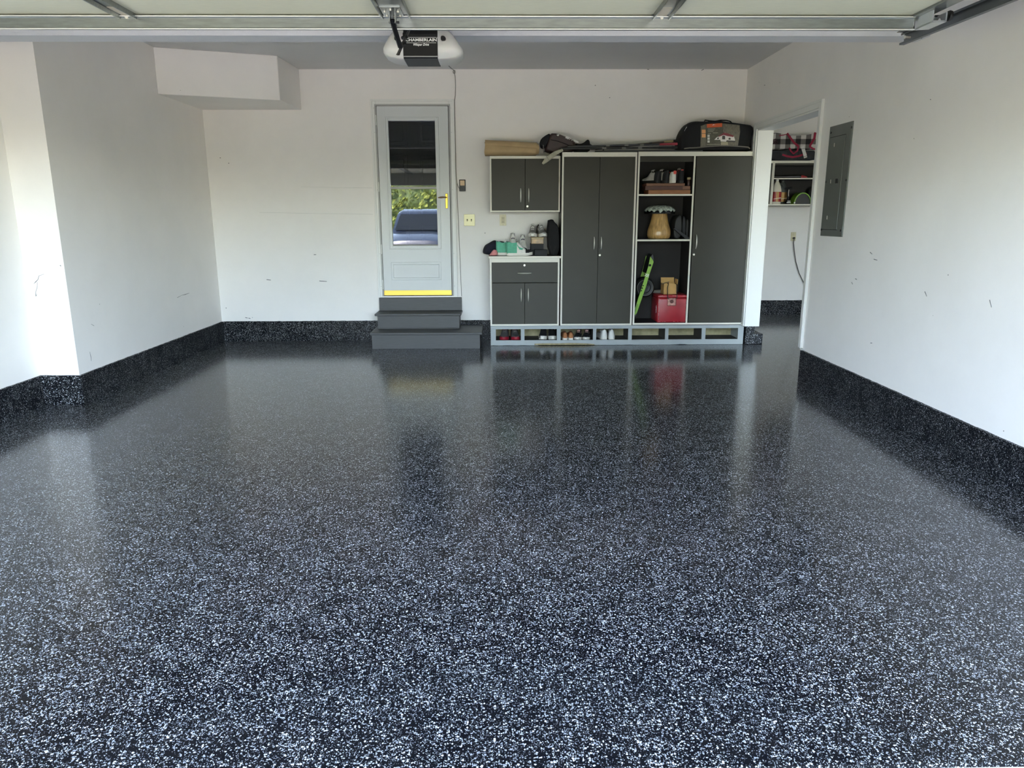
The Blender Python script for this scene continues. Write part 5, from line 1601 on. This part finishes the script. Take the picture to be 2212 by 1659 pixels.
# red tipped bar on the middle shelf
rbx0, rbx1 = px(1672, 380, Y=9.77).x, px(1742, 380, Y=9.77).x
rbt = thing('bat_case', 'flat black bat with a red tip on the middle shelf', 'bat', ((rbx0+rbx1)/2, 9.77, 1.8195))
bm = nb(); tube(bm, [(rbx0, 9.80, 1.838), (rbx0+.15, 9.78, 1.838), (rbx1-.09, 9.75, 1.838), (rbx1-.08, 9.75, 1.838)], [.010, .016, .0185, .0185], 12); obj('barrel', bm, mat('bat black', rgb(22, 20, 22), .25), rbt, smooth=True)
bm = nb(); tube(bm, [(rbx1-.08, 9.75, 1.838), (rbx1-.04, 9.745, 1.836), (rbx1, 9.74, 1.829)], [.0188, .016, .004], 12); obj('red_tip', bm, mat('bat red', rgb(170, 40, 44), .3), rbt, smooth=True)

# ================================================================== OUTSIDE (seen in the door glass and lighting the garage)
struct('driveway', box(nb(), -4.2, 7.0, -9.0, YF-.001, -.16, -.012), mat('concrete', rgb(158, 153, 144), .85, var=.08, vscale=3, bump=.1), 'pale concrete driveway in front of the garage')
struct('lawn', box(nb(), -22, 22, -26, -9.0, -.18, -.03), mat('lawn green', rgb(108, 110, 70), .95, var=.35, vscale=6), 'lawn across the driveway')
bm = nb(); box(bm, -22, -4.2, -9.0, 3, -.18, -.03); struct('lawn_left', bm, MATS['lawn green'])
bm = nb(); box(bm, 7.0, 22, -9.0, 3, -.18, -.03); struct('lawn_right', bm, MATS['lawn green'])
struct('shading_eave', box(nb(), XLF-.5, XS+.5, .95, YF-.15, H-.06, H+.12), TRIMW, 'added white eave shading the garage openings')  # unseen overhang, added to shade the opening and near driveway

LEAF = mat('leaf green', rgb(116, 128, 60), .7, var=.5, vscale=7)
LEAF2 = mat('leaf deep green', rgb(74, 92, 50), .7, var=.5, vscale=7)
BARKM = mat('tree bark', rgb(86, 70, 54), .9, var=.3)
def shrub(label, x, y, r, h, m, sd):
    rnd = random.Random(sd)
    o = thing('hedge_shrub', label, 'shrub', (x, y, -.03), 0, 'shrubs across the driveway')
    bm = nb(); tube(bm, [(x, y, -.03), (x+.1, y, h*.4), (x, y+.1, h*.7)], [.12, .09, .04], 8); obj('trunk', bm, BARKM, o)
    bm = nb()
    for i in range(1800):
        a = rnd.random()*2*PI; cz = rnd.uniform(-1, 1); rr = (1-cz*cz)**.5
        d = Vector((rr*math.cos(a), rr*math.sin(a), cz))
        c = Vector((x, y, h*.52)) + Vector((d.x*r, d.y*r*.8, d.z*h*.5))*rnd.uniform(.72, 1.03)
        s_ = rnd.uniform(.07, .17)
        u = Vector((rnd.uniform(-1, 1), rnd.uniform(-1, 1), rnd.uniform(-.4, 1))).normalized(); v = u.orthogonal().normalized()
        w = u.cross(v)
        vs = [bm.verts.new(c+v*s_), bm.verts.new(c+w*s_*.5+u*.04), bm.verts.new(c-v*s_), bm.verts.new(c-w*s_*.5+u*.04)]
        bm.faces.new(vs)
    obj('foliage', bm, m, o)
    t2 = nb(); bmesh.ops.create_icosphere(t2, subdivisions=2, radius=1)
    for v in t2.verts:
        k = .78+.12*noise.noise(v.co*2+Vector((sd, 0, 0)))
        v.co = Vector((x+v.co.x*r*k, y+v.co.y*r*.8*k, h*.52+v.co.z*h*.5*k))
    obj('inner_foliage', t2, LEAF2, o)
k = 0
LB = ['tall sunlit shrub', 'broad deep green shrub', 'round yellow green shrub', 'dense leafy shrub', 'loose leafy shrub', 'squat green shrub', 'narrow tall shrub', 'wide pale shrub', 'added dark shrub blocking left sky light', 'added low shrub blocking left sky light']
for x, y, r, h, m in ((-11.4, -13.5, 1.7, 4.4, LEAF2), (-7.6, -14.5, 1.6, 4.0, LEAF2), (-3.6, -15, 2.1, 4.3, LEAF), (0.3, -14.6, 1.6, 2.7, LEAF), (3.9, -15, 1.7, 2.4, LEAF2), (7.6, -14.6, 1.75, 2.2, LEAF), (11.3, -15.2, 1.75, 2.4, LEAF2), (15.4, -15, 1.75, 2.2, LEAF), (-11.5, -6.5, 1.6, 2.8, LEAF2), (-12.0, -2.0, 1.5, 2.4, LEAF2)):  # last two unseen, added left to block sky light; row heights shape it too
    shrub(LB[k] + ' across the driveway', x, y, r, h, m, k); k += 1

# parked car
CX, CYF = -2.25, -3.6
car = thing('parked_car', 'dark blue car parked on the driveway facing the garage', 'car', (CX, CYF-2.2, -.012))
PAINT = mat('car paint', rgb(26, 36, 58), .25, metal=.4, coat=1.0)
bm = nb()
prof = [  # y back from nose, half width, z low, z high
    (0.0, .70, .36, .72), (.08, .84, .26, .88), (.5, .92, .22, 1.02), (1.15, .94, .22, 1.10), (1.3, .94, .22, 1.12), (3.9, .94, .24, 1.16), (4.3, .90, .30, 1.12), (4.45, .80, .44, .9)]
rings = []
for d, w, zl, zh in prof:
    ring = []
    for a_, b_ in ((-1, .0), (-1.0, .45), (-.97, .8), (-.82, 1.0), (-.4, 1.06), (.4, 1.06), (.82, 1.0), (.97, .8), (1, .45), (1, 0), (.8, -.1), (-.8, -.1)):
        ring.append(bm.verts.new((CX+a_*w, CYF-d, zl+(zh-zl)*b_)))
    rings.append(ring)
for a, b in zip(rings, rings[1:]):
    for k in range(12): bm.faces.new((a[k], a[(k+1) % 12], b[(k+1) % 12], b[k]))
bm.faces.new(rings[0][::-1]); bm.faces.new(rings[-1])
obj('body', bm, PAINT, car, smooth=True, angle=40)
bm = nb(); rings = []
for d, w, z in ((1.25, .82, 1.12), (1.9, .72, 1.68), (2.3, .70, 1.79), (3.5, .70, 1.78), (4.1, .76, 1.2)):
    rings.append([bm.verts.new((CX+x_, CYF-d, zz)) for x_, zz in ((-w, 1.08), (-w*.98, z-.07), (-w*.8, z), (w*.8, z), (w*.98, z-.07), (w, 1.08))])
for a, b in zip(rings, rings[1:]):
    for k in range(6): bm.faces.new((a[k], a[(k+1) % 6], b[(k+1) % 6], b[k]))
bm.faces.new(rings[0][::-1]); bm.faces.new(rings[-1])
obj('cabin', bm, PAINT, car, smooth=True, angle=40)
bm = nb(); v = [bm.verts.new(c) for c in ((CX-.70, CYF-1.31, 1.18), (CX+.70, CYF-1.31, 1.18), (CX+.60, CYF-1.86, 1.63), (CX-.60, CYF-1.86, 1.63))]
bm.faces.new(v); bmesh.ops.translate(bm, verts=bm.verts, vec=(0, .012, .012)); obj('windscreen', bm, mat('car glass', rgb(20, 24, 28), .05), car)
for sx_ in (-1, 1):
    bm = nb(); box(bm, CX+sx_*.66-.14, CX+sx_*.66+.14, CYF-.10, CYF-.0, .64, .80, .03); obj('headlamp', bm, mat('lamp clear', rgb(200, 204, 208), .1), car)
    for d in (.85, 3.55):
        bm = nb(); lathe(bm, [(.20, -.11), (.31, -.10), (.33, -.06), (.33, .06), (.31, .10), (.20, .11)], (CX+sx_*.85, CYF-d, .318), 24, 'X'); obj('wheel', bm, RUB, car, smooth=True)
    bm = nb(); box(bm, CX+sx_*.98-.09, CX+sx_*.98+.09, CYF-1.62, CYF-1.50, 1.16, 1.30, .03); obj('mirror', bm, PAINT, car)
bm = nb(); box(bm, CX-.42, CX+.42, CYF-.06, CYF+.02, .38, .56, .02); obj('grille', bm, BLACK, car)
